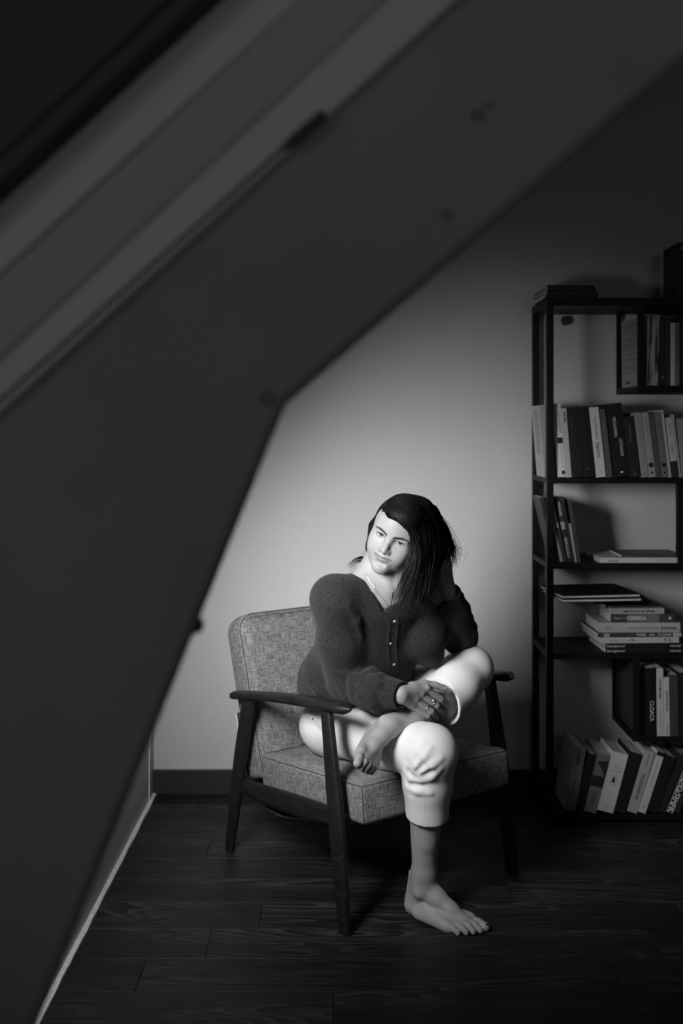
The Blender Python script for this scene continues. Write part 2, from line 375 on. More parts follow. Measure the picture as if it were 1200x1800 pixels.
# ================================================================ ARMCHAIR
chair = empty('armchair', (.263, -.869, 0), (0, 0, R(35.1)))
tag(chair, 'mid-century armchair with grey woven upholstery and dark wooden frame, woman seated in it', 'armchair')
cv = lambda *a: Vector(a)
def beam(name, pts, parent, m=None, e=3.0, n=20):
    """pts: (centre, ax, ay, a, b) stations"""
    mb = MB(); mb.loft([section(c, ax, ay, a, b, e, n) for c, ax, ay, a, b in pts]); return mb.build(name, m or M['chair_wood'], parent, smooth=False)
def smooth_angle(o, ang=35):
    me = o.data; me.polygons.foreach_set('use_smooth', [True]*len(me.polygons))
    try: me.set_sharp_from_angle(angle=R(ang))
    except Exception: pass
    return o
X_ = cv(1, 0, 0); Y_ = cv(0, 1, 0); Z_ = cv(0, 0, 1)
for sx in (-1, 1):
    x = .313*sx
    fl = []
    for t, y, z, w, th in ((0, -.006, .0, .022, .012), (.15, .006, .09, .026, .013), (.45, .032, .27, .034, .014), (.6, .048, .36, .032, .0135), (.85, .074, .50, .025, .0125), (1, .092, .596, .022, .012)):
        fl.append((cv(x + .006*sx*(1 - t), y, z), Y_, X_, w, th))
    smooth_angle(beam('leg', fl, chair))
    rl = []
    for t, y, z, w, th in ((0, .648, .0, .020, .011), (.2, .632, .08, .023, .012), (.5, .60, .24, .029, .0135), (.7, .575, .35, .031, .0135), (1, .528, .524, .033, .012)):
        rl.append((cv(x + .006*sx*(1 - t), y, z), Y_, X_, w, th))
    smooth_angle(beam('leg', rl, chair))
    # side rail, rising to the front
    rr = [(cv(x - .004*sx, .600, .228), Z_, X_, .021, .010), (cv(x - .004*sx, .45, .243), Z_, X_, .030, .011), (cv(x - .004*sx, .25, .268), Z_, X_, .033, .011), (cv(x - .004*sx, .05, .300), Z_, X_, .024, .010)]
    smooth_angle(beam('side_rail', rr, chair))
    # armrest: paddle, rounded ends, narrower at the back
    st = []
    for t in np.linspace(0, 1, 26):
        y = -.022 + .668*t; z = .614 - .104*t + .010*math.sin(t*PI)*1.0
        endf = min(1, math.sqrt(max(0, 1 - (1 - min(t/.03, 1))**2)) , math.sqrt(max(0, 1 - (1 - min((1 - t)/.03, 1))**2)))
        w = (.025 + .006*math.sin(min(1, t*1.15)*PI)); th = .0135 + .002*(1 - t)
        st.append((cv(x - .003*sx, y, z), X_, Z_, w*max(endf, .12), th*max(.25, endf)))
    smooth_angle(beam('armrest', st, chair, e=2.5, n=24), 50)
# cross rails and spring webbing
smooth_angle(beam('cross_rail', [(cv(-.305, .035, .292), Y_, Z_, .011, .02), (cv(.305, .035, .292), Y_, Z_, .011, .02)], chair))
smooth_angle(beam('cross_rail', [(cv(-.305, .585, .236), Y_, Z_, .011, .02), (cv(.305, .585, .236), Y_, Z_, .011, .02)], chair))
smooth_angle(beam('back_rail', [(cv(-.24, .715, .50), Y_, Z_, .010, .018), (cv(.24, .715, .50), Y_, Z_, .010, .018)], chair))
# the slung shell of horizontal bands behind and under the cushions
prof = [(.700, .425), (.688, .38), (.660, .30), (.625, .235), (.575, .19), (.50, .172), (.42, .175), (.34, .192), (.26, .215), (.18, .236)]
M['band'] = mat('pale_webbing', .68, .8, .2, bump=(300, .0004, 2)); M['backing'] = mat('webbing_backing_cloth', .06, .9, .1)  # backing: dark cloth seen between the bands
def prof_pt(t):
    t *= len(prof) - 1; i = min(int(t), len(prof) - 2); f = t - i
    a, b_ = prof[i], prof[i+1]; return cv(0, a[0] + (b_[0] - a[0])*f, a[1] + (b_[1] - a[1])*f)
NB = 66
wbk = MB()
v = []; f = []
for i in range(41):
    p = prof_pt(i/40); v += [(-.262, p.y, p.z), (.262, p.y, p.z), (.262, p.y - .003, p.z + .006), (-.262, p.y - .003, p.z + .006)]
    if i: a = (i-1)*4; c = i*4; f += [(a, a+1, c+1, c), (a+2, a+3, c+3, c+2), (a+3, a, c, c+3), (a+1, a+2, c+2, c+1)]
f += [(0, 3, 2, 1), (160, 161, 162, 163)]
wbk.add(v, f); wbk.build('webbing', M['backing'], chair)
wb = MB()
for i in range(NB):
    p = prof_pt((i + .5)/NB); q = prof_pt((i + 1)/NB if i < NB - 1 else 1); t = (q - p).normalized(); nrm = cv(0, -t.z, t.y)
    hw = .0034
    if i % 6 == 5: hw = .0016
    sgn = -1 if nrm.z > 0 else 1
    nrm = cv(0, abs(nrm.y), -abs(nrm.z))
    wb.loft([[cv(xx, 0, 0) + p + t*a_ + nrm*b_ for a_, b_ in ((-hw, 0), (-hw*.6, .0022), (hw*.6, .0022), (hw, 0))] for xx in (-.267, .267)])
wo = wb.build('webbing_bands', M['band'], chair); wo['kind'] = 'stuff'
# seat cushion
def cushion(name, hx, hy, rad, th, bev, cr, crb, Mx, seam_in):
    mb = MB(); rings = slab_rings(hx, hy, rad, th, bev, cr, crb)
    mb.loft([[Mx @ p for p in r] for r in rings])
    o = mb.build(name, M['chair_fabric'], chair, smooth=True, uv=True)
    for zz in ((th/2 - bev*.30),):
        ring = rrect(hx - bev*.30 + .0002, hy - bev*.30 + .0002, [r - bev*.3 for r in rad], zz)
        pm = MB(); pm.tube([Mx @ p for p in ring], .0017, 6, closed=True); pm.build('piping', M['piping'], o, smooth=True)
    return o
Ms = Matrix.Translation((0, .245, .315)) @ Matrix.Rotation(R(-6.5), 4, 'X')
seat = cushion('seat_cushion', .279, .282, [.03, .03, .014, .014], .110, .016, .020, .006, Ms, 0)
Mb = Matrix.Translation((0, .632, .502)) @ Matrix.Rotation(R(71), 4, 'X')     # local y runs up the back
backc = cushion('back_cushion', .279, .264, [.062, .062, .02, .02], .098, .018, .016, .004, Mb @ Matrix.Diagonal((1, 1, 1, 1)), 0)
# vertical corner seams of the seat cushion
for sx in (-1, 1):
    pm = MB(); pm.tube([Ms @ cv(sx*(.279 - .004), -.2785, z) for z in (-.050, 0, .049)], .0013, 6); pm.build('piping', M['piping'], seat, smooth=True)
# ================================================================ BOOKCASE
SF = 502.0; YFR = F/SF - CD                    # front face of the shelves: -0.299
def bx(px): return (px - VX)/SF
def bz(py): return CH - (py - HZ)/SF
case = empty('bookcase', (bx(961), -.02, 0))
tag(case, 'open black metal bookcase filled with books against the white wall', 'bookcase')
CO = Vector((bx(961), -.02, 0))
XL, XRt = bx(961), 1.80; PW = .0235
def cbox(name, a, b, m=None, bevel=.0012, parent=case, off=CO):
    mb = MB(); mb.box(tuple(Vector(a) - off), tuple(Vector(b) - off)); return mb.build(name, m or M['black_metal'], parent, bevel=bevel)
YB = -.020
for x0 in (XL, XRt - PW):
    cbox('post', (x0, YFR, 0), (x0 + PW, YFR + PW, bz(523))); cbox('post', (x0, YB - PW, 0), (x0 + PW, YB, bz(523)))
SH = dict(top=(523, 14), B=(840, 10), C=(990, 10), D=(1148, 11), F=(1432, 11))
for k, (py, tpx) in SH.items():
    z = bz(py); th = tpx/SF
    xr = XRt
    cbox('shelf', (XL + .001, YFR + .002, z - th), (xr - .001, YB - .002, z), bevel=.002)
# hung boxes: upper one under the top shelf, lower one under the fourth shelf
def hung(x0, z_top, z_bot, th):
    cbox('shelf', (x0, YFR + .002, z_bot - th), (XRt - .001, YB - .002, z_bot), bevel=.002)
    cbox('post', (x0, YFR, z_bot - th), (x0 + PW, YFR + .012, z_top)); cbox('post', (x0, YB - .012, z_bot - th), (x0 + PW*.6, YB, z_top))
XA = bx(1121); XE = bx(1113)
hung(XA, bz(523) - .02, bz(678), .022)
hung(XE, bz(1148) - .02, bz(1295), .018)
XM = bx(1191)
cbox('divider', (XM, YFR + .001, bz(990)), (XM + .022, YFR + .024, bz(840) - .02))
wb_ = MB(); wb_.tube([(bx(1010) + .035 , -.001, 1.793), (bx(1010) + .035, -.02, 1.793)], [.019, .017], 16); 
wb_.v = [tuple(Vector(p) - CO) for p in wb_.v]; wb_.build('wall_bracket', M['bracket'], case, smooth=False)
# ================================================================ BOOKS
_gm = {}
def gm_(g, rough=.5, spec=.4):
    k = (round(g, 3), rough)
    if k not in _gm: _gm[k] = mat('cover_%03d' % int(g*1000), g, rough, spec)
    return _gm[k]
M['paper'] = mat('page_block', .55, .9, .1); nt = M['paper'].node_tree
tc = nt.nodes.new('ShaderNodeTexCoord'); mp = nt.nodes.new('ShaderNodeMapping'); mp.inputs['Scale'].default_value = (1500, 3, 3)
tn = nt.nodes.new('ShaderNodeTexNoise'); tn.inputs['Scale'].default_value = 1; mr = nt.nodes.new('ShaderNodeMapRange'); mr.inputs[3].default_value = .38; mr.inputs[4].default_value = .62
for a_, b_ in ((tc.outputs['Object'], mp.inputs[0]), (mp.outputs[0], tn.inputs[0]), (tn.outputs[0], mr.inputs[0]), (mr.outputs[0], nt.nodes['Principled BSDF'].inputs['Base Color'])): nt.links.new(a_, b_)
M['ink'] = mat('black_ink', .015, .6, .3); M['white_ink'] = mat('white_ink', .75, .6, .3); M['grey_ink'] = mat('grey_ink', .22, .6, .3)
INK = {'k': M['ink'], 'w': M['white_ink'], 'g': M['grey_ink']}
def put_text(parent, s, size, loc, rot, ink='k', sx=1.0, name='title', bold=.0, sp=1.0, align='CENTER'):
    cd = bpy.data.curves.new('lettering', 'FONT'); cd.body = s; cd.size = size; cd.extrude = .00012; cd.align_x = align; cd.align_y = 'CENTER'
    cd.offset = bold; cd.space_character = sp; cd.resolution_u = 3; cd.materials.append(INK[ink])
    tmp = bpy.data.objects.new('tmp', cd); me = bpy.data.meshes.new_from_object(tmp); bpy.data.objects.remove(tmp)
    o = bpy.data.objects.new(name, me); COL.objects.link(o); o.parent = parent; o.location = loc; o.rotation_euler = rot; o.scale = (sx, 1, 1)
    return o
def book(w, h, dp, g, label, group=None, soft=True, cat='book', name='book', round_=False, spine_g=None, page_g=None):
    """local frame: spine faces -y, x thickness, z height; child parts: pages, spine"""
    t = .0011 if soft else .0026; lip = 0 if soft else .0028
    root = empty(name); tag(root, label, cat, group)
    cm = gm_(g)
    c = MB(); c.box((0, 0, 0), (t, dp, h)); c.box((w - t, 0, 0), (w, dp, h)); c.build('cover', cm, root)
    sp = MB()
    bulge = .0022 if round_ else .0004; K = 7
    rings = []
    for z in (0.0001, h - .0001):
        fr = [Vector((t*.2 + (w - t*.4)*k/(K-1), -bulge*math.sin(PI*k/(K-1)), z)) for k in range(K)]
        rings.append(fr + [Vector((w - t, t*1.2, z)), Vector((t, t*1.2, z))])
    sp.loft(rings); sp.build('spine', gm_(spine_g if spine_g is not None else g), root)
    pg = MB(); pg.box((t*1.02, t*1.3, lip + .0003), (w - t*1.02, dp - lip - .0008, h - lip - .0003)); pg.build('pages', M['paper'] if page_g is None else gm_(page_g, .9, .1), root)
    root['_w'] = w; root['_h'] = h; root['_bul'] = bulge
    return root
def spine_text(bk, s, size, zfrac=.5, xfrac=.5, ink='k', up=False, sx=1., **k):
    w, h = bk['_w'], bk['_h']
    rot = (R(90), R(90), 0) if not up else (R(90), 0, 0)
    return put_text(bk, s, size, (w*xfrac, -bk['_bul'] - .0004, h*zfrac), rot, ink, sx, **k)
def band(bk, z0, z1, ink, x0=0, x1=1, name='spine_band'):
    w, h = bk['_w'], bk['_h']; mb = MB(); mb.box((w*x0 + .0002, -bk['_bul'] - .0005, h*z0), (w*x1 - .0002, -bk['_bul'] + .0001, h*z1)); return mb.build(name, INK[ink] if ink in INK else gm_(ink), bk)
def disc(bk, xf, zf, r, ink, name='emblem', n=14):
    w, h = bk['_w'], bk['_h']; mb = MB(); c = Vector((w*xf, -bk['_bul'] - .0003, h*zf))
    mb.loft([[c + Vector((r*math.cos(2*PI*k/n), yy, r*math.sin(2*PI*k/n))) for k in range(n)] for yy in (-.0002, .0002)]); return mb.build(name, INK[ink] if ink in INK else gm_(ink), bk)
def set_book(bk, pxb, py, lean, yin=.004, yaw=0.):
    """stand the book: pxb = picture x of its bottom-left spine corner, lean > 0 tips the top to the right"""
    th = R(lean); w = bk['_w']; z = bz(py) + .0006
    if lean > 0: z += w*math.sin(th)
    s_ = F/(CD + YFR + yin)
    bk.location = ((pxb - VX)/s_, YFR + yin, z); bk.rotation_euler = (0, th, R(yaw)); 
    for k in ('_w', '_h', '_bul'):
        pass
    return bk
W = lambda px: px/SF
# ---- shelf B (third from the bottom of the open part): leaning to the left, bases at y = 840
GB = 'books leaning on the second shelf'
b0 = book(W(19), W(128), .145, .42, 'pale book at the left end of the second shelf, lined text on its side', GB, spine_g=.3); set_book(b0, 957, 840, -4.4, .026, 0)
for i in range(26):
    q = i/26; mb = MB(); L = .085*(.8 + .2*((i*7) % 5)/5)
    z = b0['_h']*(.93 - .62*q); mb.box((-.0004, .03, z), (.0002, .03 + L, z + .0016)); mb.build('printed_line', M['ink'], b0)
b1 = book(W(16), W(131), .15, .62, 'white hardback with a black square on its spine, second shelf', GB, soft=False, round_=True); set_book(b1, 979.5, 840, -4.6, .026)
spine_text(b1, 'WERK MET JEZELF', .0085, .76, .36); spine_text(b1, 'HEEL HOE EIGENLIJK', .0085, .74, .70); spine_text(b1, 'ANTHONY WILLIAM', .0085, .27, .62, 'g'); band(b1, .455, .535, 'k', .30, 1); band(b1, .035, .085, 'k', .50, .85, 'emblem')
b2 = book(W(8.5), W(122), .15, .48, 'narrow pale grey book with a bold black title, second shelf', GB); set_book(b2, 996, 840, -4.6)
spine_text(b2, 'RATEN', .012, .87, .5, bold=.0004); spine_text(b2, 'Verhalen', .007, .66, .5, 'g'); disc(b2, .5, .04, .0013, 'k')
b3 = book(W(20), W(122), .16, .014, 'thick black book with faint dotted white lettering, second shelf', GB); set_book(b3, 1005, 840, -4.8)
spine_text(b3, 'F A L L E N', .006, .74, .35, 'g', sp=1.8)
b3b = book(W(19.5), W(125), .16, .010, 'plain black book left of the white history book, second shelf', GB); set_book(b3b, 1026, 840, -5.2)
spine_text(b3b, '.', .02, .12, .5, 'w')
b4 = book(W(16.5), W(124), .155, .58, 'white book by Harari with large black title, second shelf', GB); set_book(b4, 1048, 840, -6.2)
spine_text(b4, 'Yuval Noah Harari', .0135, .70, .5, sx=.78); spine_text(b4, 'Sapiens', .0215, .385, .52, sx=.86); spine_text(b4, '\u2193', .012, .075, .5); 
b5 = book(W(10), W(121), .15, .09, 'dark grey book touching the white one on the second shelf', GB, spine_g=.085); set_book(b5, 1066.5, 840, -6.4)
spine_text(b5, 'HERFST IN DE TUIN', .008, .62, .5, 'g', sx=1.3)
b6 = book(W(27), W(130), .17, .010, 'tall black book with white title in two columns, second shelf', GB); set_book(b6, 1079, 840, -6.4)
spine_text(b6, 'VROUWEN', .0165, .68, .40, 'w', sx=.86); spine_text(b6, 'LICHAAM', .0165, .40, .68, 'w', sx=.86); band(b6, .055, .075, 'w', .45, .62, 'emblem')
b7 = book(W(18), W(107), .14, .02, 'black paperback right of the tall black book, second shelf', GB, page_g=.5); set_book(b7, 1107, 840, -6.6)
spine_text(b7, 'DE STILLE STAD', .008, .72, .5, 'g'); spine_text(b7, '///', .012, .06, .5, 'g')
b8 = book(W(12), W(115), .145, .30, 'light grey paperback, first of the pale pair on the second shelf', GB); set_book(b8, 1127.5, 840, -7)
spine_text(b8, 'HET HUIS AAN DE RIVIER', .0085, .66, .5, 'g'); spine_text(b8, 'Roman', .008, .25, .5, 'g'); spine_text(b8, 'Y', .010, .05, .5, up=True)
b9 = book(W(12), W(115), .145, .34, 'light grey paperback with a black disc near its foot, second shelf', GB); set_book(b9, 1140.5, 840, -7)
spine_text(b9, 'Stilte Spreekt', .0085, .78, .5, 'g'); disc(b9, .5, .19, .0085, 'k'); disc(b9, .5, .07, .0042, 'k')
b10 = book(W(9.5), W(113), .14, .085, 'thin dark grey paperback between two pale ones, second shelf', GB); set_book(b10, 1153.5, 840, -7)
spine_text(b10, 'brieven', .008, .7, .5, 'g')
b11 = book(W(11), W(115), .145, .17, 'mid-grey paperback with a dark disc at its foot, second shelf', GB); set_book(b11, 1163.5, 840, -7)
spine_text(b11, 'Zomer', .008, .78, .5, 'k'); disc(b11, .5, .19, .0075, 'k'); disc(b11, .5, .07, .0038, 'k')
b12 = book(W(4.5), W(120), .15, .50, 'very thin white booklet on the second shelf', GB, name='booklet', cat='booklet'); set_book(b12, 1175.5, 840, -7)
b13 = book(W(12), W(106), .14, .03, 'black book with a white upper label, second shelf', GB); set_book(b13, 1180.8, 840, -6.6)
band(b13, .27, 1, .55); spine_text(b13, 'BEAUTIFUL', .0115, .80, .5, sx=.75); spine_text(b13, 'IN KERAM', .0115, .48, .5, sx=.75)
b14 = book(W(3.5), W(112), .15, .42, 'thin pale booklet right of the white-labelled book, second shelf', GB, name='booklet', cat='booklet'); set_book(b14, 1194, 840, -7)
b15 = book(W(13), W(104), .14, .30, 'grey book at the right edge of the second shelf', GB); set_book(b15, 1198.5, 840, -5.6)
spine_text(b15, 'M', .014, .35, .5); 
# ---- hung box A at the top right: bases at 678
GA = 'books in the upper hung box'
a1 = book(W(20), W(124), .205, .30, 'pale book showing a back cover of printed lines, upper box', GA); set_book(a1, 1127, 678, -.8, .027, 3.)
rr_ = random.Random(3)
for i in range(27):
    if i in (4, 15, 18, 21): continue
    q = i/27; mb = MB(); z = a1['_h']*(.93 - .74*q); L = .155*(1 if rr_.random() > .25 else .55)
    mb.box((-.0004, .022, z), (.0002, .022 + L, z + .0015)); mb.build('printed_line', M['ink'], a1)
mb = MB(); mb.box((-.0005, .12, a1['_h']*.05), (.0002, .155, a1['_h']*.085)); mb.build('printed_mark', M['ink'], a1)
a2 = book(W(21), W(124), .16, .16, 'picture-spined book with slanting grey streaks, upper box', GA); set_book(a2, 1137.5, 678, 0)
# printed picture on the spine: slanted facets
pm_ = mat('printed_picture', .2, .5, .4); nt = pm_.node_tree
tc = nt.nodes.new('ShaderNodeTexCoord'); mp = nt.nodes.new('ShaderNodeMapping'); mp.inputs['Rotation'].default_value = (0, R(24), 0); mp.inputs['Scale'].default_value = (70, 1, 7)
tn = nt.nodes.new('ShaderNodeTexNoise'); tn.inputs['Scale'].default_value = 1.; tn.inputs['Detail'].default_value = 1.5; mr = nt.nodes.new('ShaderNodeMapRange'); mr.inputs[1].default_value = .42; mr.inputs[2].default_value = .6; mr.inputs[3].default_value = .03; mr.inputs[4].default_value = .42
for a_, b_ in ((tc.outputs['Object'], mp.inputs[0]), (mp.outputs[0], tn.inputs[0]), (tn.outputs[0], mr.inputs[0]), (mr.outputs[0], nt.nodes['Principled BSDF'].inputs['Base Color'])): nt.links.new(a_, b_)
mb = MB(); mb.box((.0004, -.0012, .001), (a2['_w'] - .0004, -.0003, a2['_h'] - .001)); mb.build('spine_picture', pm_, a2)
spine_text(a2, 'KUNSTENAARS', .010, .45, .5, 'k')
a3 = book(W(9), W(120), .15, .02, 'narrow black book with a small white ring at its foot, upper box', GA); set_book(a3, 1160, 678, 0)
mb = MB(); mb.tube([(a3['_w']/2 + .0028*math.cos(t), -.0009, .028 + .0028*math.sin(t)) for t in np.linspace(0, 2*PI, 13)[:-1]], .0005, 5, closed=True); mb.build('emblem', M['white_ink'], a3)
a3b = book(W(8), W(118), .15, .035, 'dark grey book beside the white-and-grey one, upper box', GA); set_book(a3b, 1169.5, 678, 0)
a4 = book(W(8), W(111), .15, .62, 'white book squeezed beside a grey one, upper box', GA); set_book(a4, 1178, 678, 0)
a5 = book(W(7.5), W(111), .15, .18, 'grey book with small dark lettering, upper box', GA); set_book(a5, 1186.4, 678, 0); spine_text(a5, 'De kleine geschiedenis van het licht', .0075, .6, .5, 'k')
a6 = book(W(16), W(122), .15, .015, 'black book at the right edge of the upper box', GA); set_book(a6, 1195, 678, 0)
# ---- shelf C: magazines leaning left, bases at 990
GC = 'magazines leaning on the third shelf'
def mag(w, h, dp, g, pxb, lean, label, py=990, **k):
    m_ = book(W(w), W(h), dp, g, label, GC, name='magazine', cat='magazine', **k); set_book(m_, pxb, py, lean, .026 if pxb < 1000 else .004); return m_
c1 = mag(8, 116, .13, .03, 975, -13.5, 'black magazine leaning at the left end of the third shelf')
c2 = mag(5, 108, .13, .42, 984.5, -12.5, 'grey magazine behind the front post, third shelf')
c3 = mag(5.5, 112, .18, .05, 990.5, -12, 'dark magazine with a white upper edge, third shelf', page_g=.5); band(c3, .55, 1, .6, .0, .7)
c4 = mag(8, 116, .18, .03, 997.5, -10.8, 'magazine with white-on-black lettered spine, third shelf')
spine_text(c4, 'VINOLOGY', .0165, .22, .5, 'w', sx=.9); spine_text(c4, 'MAGAZINE', .0125, .82, .45, 'w', sx=.8); band(c4, .50, .62, .35)
c5 = mag(5, 113, .18, .02, 1006, -10, 'thin black magazine, third shelf'); 
c6 = mag(4, 70, .16, .35, 1010, -9.2, 'short pale booklet edge among dark magazines, third shelf', py=990)
c7 = mag(6, 112, .18, .05, 1015, -9.0, 'dark grey magazine at the right of the leaning group, third shelf')
# flat books on shelf C
def flat(w, h, dp, g, px_l, px_r, py_base, yin, label, group, yaw=0., **k):
    """lying flat, spine to the front, reading left to right. w thickness px, between px_l and px_r"""
    s_ = F/(CD + YFR + yin); L = (px_r - px_l)/s_
    nm = k.pop('name', 'book'); ct = k.pop('cat', 'book')
    bk = book(w/s_, L, dp, g, label, group, name=nm, cat=ct, **k)
    z = CH - (py_base - HZ)/s_
    bk.location = ((px_r - VX)/s_, YFR + yin, z + .0004); bk.rotation_euler = (0, R(-90), R(yaw)); return bk
f1 = flat(9, 0, .20, .55, 1054, 1216, 989.6, .006, 'white book lying flat on the third shelf', 'books lying on the third shelf')
f2 = flat(4.5, 0, .16, .05, 1092, 1200, 980.2, .03, 'thin dark book on top of the flat white one, third shelf', 'books lying on the third shelf')
spine_text(f1, 'ATELIER', .010, .86, .35, 'k')
# ---- shelf D: the flat stack, bases from 1148 up
GD = 'books stacked flat on the fourth shelf'
z_ = 1147.4
d1 = flat(8.6, 0, .215, .012, 1063, 1200, z_, .004, 'black language magazine, lowest of the flat stack', GD, yaw=1.5, name='magazine', cat='magazine'); z_ -= 9
for tt, zf, sx_ in (('buongiorno!', .865, 1.), ('intertaal', .10, .9)): spine_text(d1, tt, .0128, zf, .42, 'w', sx=sx_)
d2 = flat(8.0, 0, .215, .012, 1063, 1200, z_, .006, 'black language magazine, second from the bottom of the flat stack', GD, yaw=1.7, name='magazine', cat='magazine'); z_ -= 8.4
for tt, zf, sx_ in (('buongiorno!', .865, 1.), ('intertaal', .10, .9)): spine_text(d2, tt, .0128, zf, .42, 'w', sx=sx_)
d3 = flat(10.4, 0, .23, .50, 1054, 1193, z_, .004, 'white book with ink drawing on its spine, flat stack', GD, yaw=2.6); z_ -= 10.8
spine_text(d3, 'HOE WERKT', .006, .84, .4, 'k'); spine_text(d3, '~\u00a5~', .017, .60, .5, 'k'); spine_text(d3, '\u00a5  \u00a7', .015, .15, .5, 'k')
d4 = flat(6.8, 0, .22, .05, 1049, 1197, z_, .003, 'thin dark magazine with white lettering under the thick grey book', GD, yaw=2.0, name='magazine', cat='magazine'); z_ -= 7.2
band(d4, .86, .93, .35, 0, 1); band(d4, 0, .10, .45); spine_text(d4, 'PAPER   AIR   OCEANS', .0125, .33, .5, 'w')
d5 = flat(17.2, 0, .20, .42, 1052, 1195, z_, .003, 'thick pale grey book with a handwritten name on its spine, flat stack', GD, round_=True, soft=False); z_ -= 17.8
spine_text(d5, 'roerbakken & wokken & salades & eten', .008, .45, .5, 'k', sx=.85); spine_text(d5, 'Johannes', .019, .14, .5, 'k', sx=.8, bold=.0002)
spine_text(d5, '[ ]', .013, .88, .5, 'k')
d6 = flat(14.6, 0, .15, .055, 1073, 1185, z_, .004, 'dark grey travel guide titled in white, flat stack', GD); z_ -= 15.0
band(d6, .24, .73, .16); spine_text(d6, 'CORSICA', .0175, .60, .5, 'w', sx=.92, bold=.0003); spine_text(d6, 'Reizen \u2022\u2022\u2022', .009, .86, .5, 'w'); spine_text(d6, '\u2666', .012, .07, .5, 'w')
d7 = flat(10.2, 0, .16, .40, 1073, 1167, z_, .010, 'light book with diagonal stripes on the spine, flat stack', GD, yaw=1.0); z_ -= 10.6
spine_text(d7, 'hapjes & borrels voor elke dag', .009, .48, .5, 'k', bold=.0003)
for i in range(14):
    mb = MB(); h_ = d7['_h']; zz = h_*(.03 + i*.07); w_ = d7['_w']; mb.add([(w_*.08, -.0009, zz), (w_*.92, -.0009, zz + .008), (w_*.92, -.0009, zz + .0105), (w_*.08, -.0009, zz + .0025)], [(0, 1, 2, 3)]); mb.build('stripe', M['grey_ink'], d7)
d8 = flat(6, 0, .17, .045, 1062, 1160, z_, .05, 'dark booklet near the top of the flat stack', GD, yaw=3, name='booklet', cat='booklet'); z_ -= 6.6
d9 = flat(7.5, 0, .15, .03, 1045, 1142, z_, .06, 'dark book under the two wide hardbacks, flat stack', GD, yaw=-2); z_ -= 8.2
# two wide hardbacks on top, turned, page edges to the front
for i, lb in enumerate(('lower of two wide thin hardbacks on top of the flat stack', 'upper of two wide thin hardbacks on top of the flat stack')):
    w_ = .0115; root = empty('book'); tag(root, lb, 'book', GD)
    s_ = 520.; L = 146/s_; Dp = .235
    mb = MB(); mb.box((0, 0, 0), (L, Dp, .0022)); mb.box((0, 0, w_ - .0022), (L, Dp, w_)); mb.box((L - .0022, 0, 0), (L, Dp, w_)); mb.build('cover', gm_(.012), root)
    mb = MB(); mb.box((.002, .0015, .0024), (L - .003, Dp - .003, w_ - .0024)); mb.build('pages', gm_(.55, .9, .1), root)
    root.location = ((993 - VX)/s_, -.385 + .006*i, CH - (z_ - 1.5 - HZ)/502. + .0006 + i*(w_ + .0006)); root.rotation_euler = (0, 0, R(6 + 1.5*i))
# ---- lower hung box E: bases at 1295
GE = 'books in the lower hung box'
e0 = book(W(18), W(118), .20, .03, 'dark book with faint picture cover at the left of the lower box', GE); set_book(e0, 1117, 1295, 0, .026)
e1 = book(W(18), W(120), .15, .008, 'black book with white capital title, lower box', GE); set_book(e1, 1135.5, 1295, -.5)
spine_text(e1, 'CLOACA', .0215, .37, .55, 'w', sx=.82)
e2 = book(W(12), W(119), .145, .52, 'white novel by Murakami, lower box', GE); set_book(e2, 1154.5, 1295, -.6)
spine_text(e2, 'Haruki Murakami', .0115, .70, .5, 'k', bold=.0002, sx=.86); spine_text(e2, '\u00ab Gebonden Tsunami', .0115, .27, .5, 'g', sx=.7); disc(e2, .5, .04, .0016, 'k')
e3 = book(W(9.5), W(103), .145, .55, 'thin white book next to the Murakami novel, lower box', GE); set_book(e3, 1167.4, 1295, -.8)
spine_text(e3, 'LIEFDE IN GEDACHTEN', .0085, .60, .5, 'k', bold=.0002, sx=.8); spine_text(e3, 'EIGEN BLOEM', .007, .12, .5, 'k'); 
e4 = book(W(14.5), W(108), .15, .055, 'grey book right of the thin white one, lower box', GE); set_book(e4, 1177.5, 1295, -.8)
e5 = book(W(18), W(112), .15, .012, 'black book at the right edge of the lower box', GE); set_book(e5, 1192.6, 1295, 0)
# ---- bottom shelf F: leaning to the right, bases at 1432
GF = 'books leaning on the bottom shelf'
def setF(bk, px, lean, yin=.004, yaw=0): return set_book(bk, px, 1431.6, lean, yin, yaw)
F1 = book(W(20), W(112), .17, .20, 'grey book at the left end of the bottom shelf, cover showing', GF, soft=False); setF(F1, 992, 9.5, .03)
spine_text(F1, 'Lifespan', .020, .83, .5, 'k', sx=.8, bold=.0002); spine_text(F1, 'Waarom we', .014, .38, .5, 'k', sx=.8)
F2 = book(W(11), W(106), .16, .014, 'thin black book right of the grey one, bottom shelf', GF); setF(F2, 1014, 12)
F3 = book(W(22), W(106), .16, .16, 'grey book with a portrait fragment on its spine, bottom shelf', GF); setF(F3, 1026, 13.5)
band(F3, .44, .62, .02, 0, 1, 'spine_picture'); mb = MB(); w_, h_ = F3['_w'], F3['_h']
mb.add([(w_*.1, -.001, h_*.86), (w_, -.001, h_*.90), (w_, -.001, h_*.60), (w_*.6, -.001, h_*.74)], [(0, 3, 2, 1)]); mb.build('spine_picture', gm_(.03), F3); spine_text(F3, 'HUID', .018, .25, .5, 'k', sx=1.1)
F4 = book(W(29), W(107), .155, .56, 'thick white book with a black beetle on its spine, bottom shelf', GF, soft=False); setF(F4, 1049, 14.8)
for tt, zf in (('FRANS', .80), ('KAFKA', .745), ('VERHALEN', .69)): spine_text(F4, tt, .0075, zf, .5, 'g', up=True)
mb = MB(); w_, h_ = F4['_w'], F4['_h']; c = Vector((w_*.5, -.0012, h_*.53)); y_ = -.0009
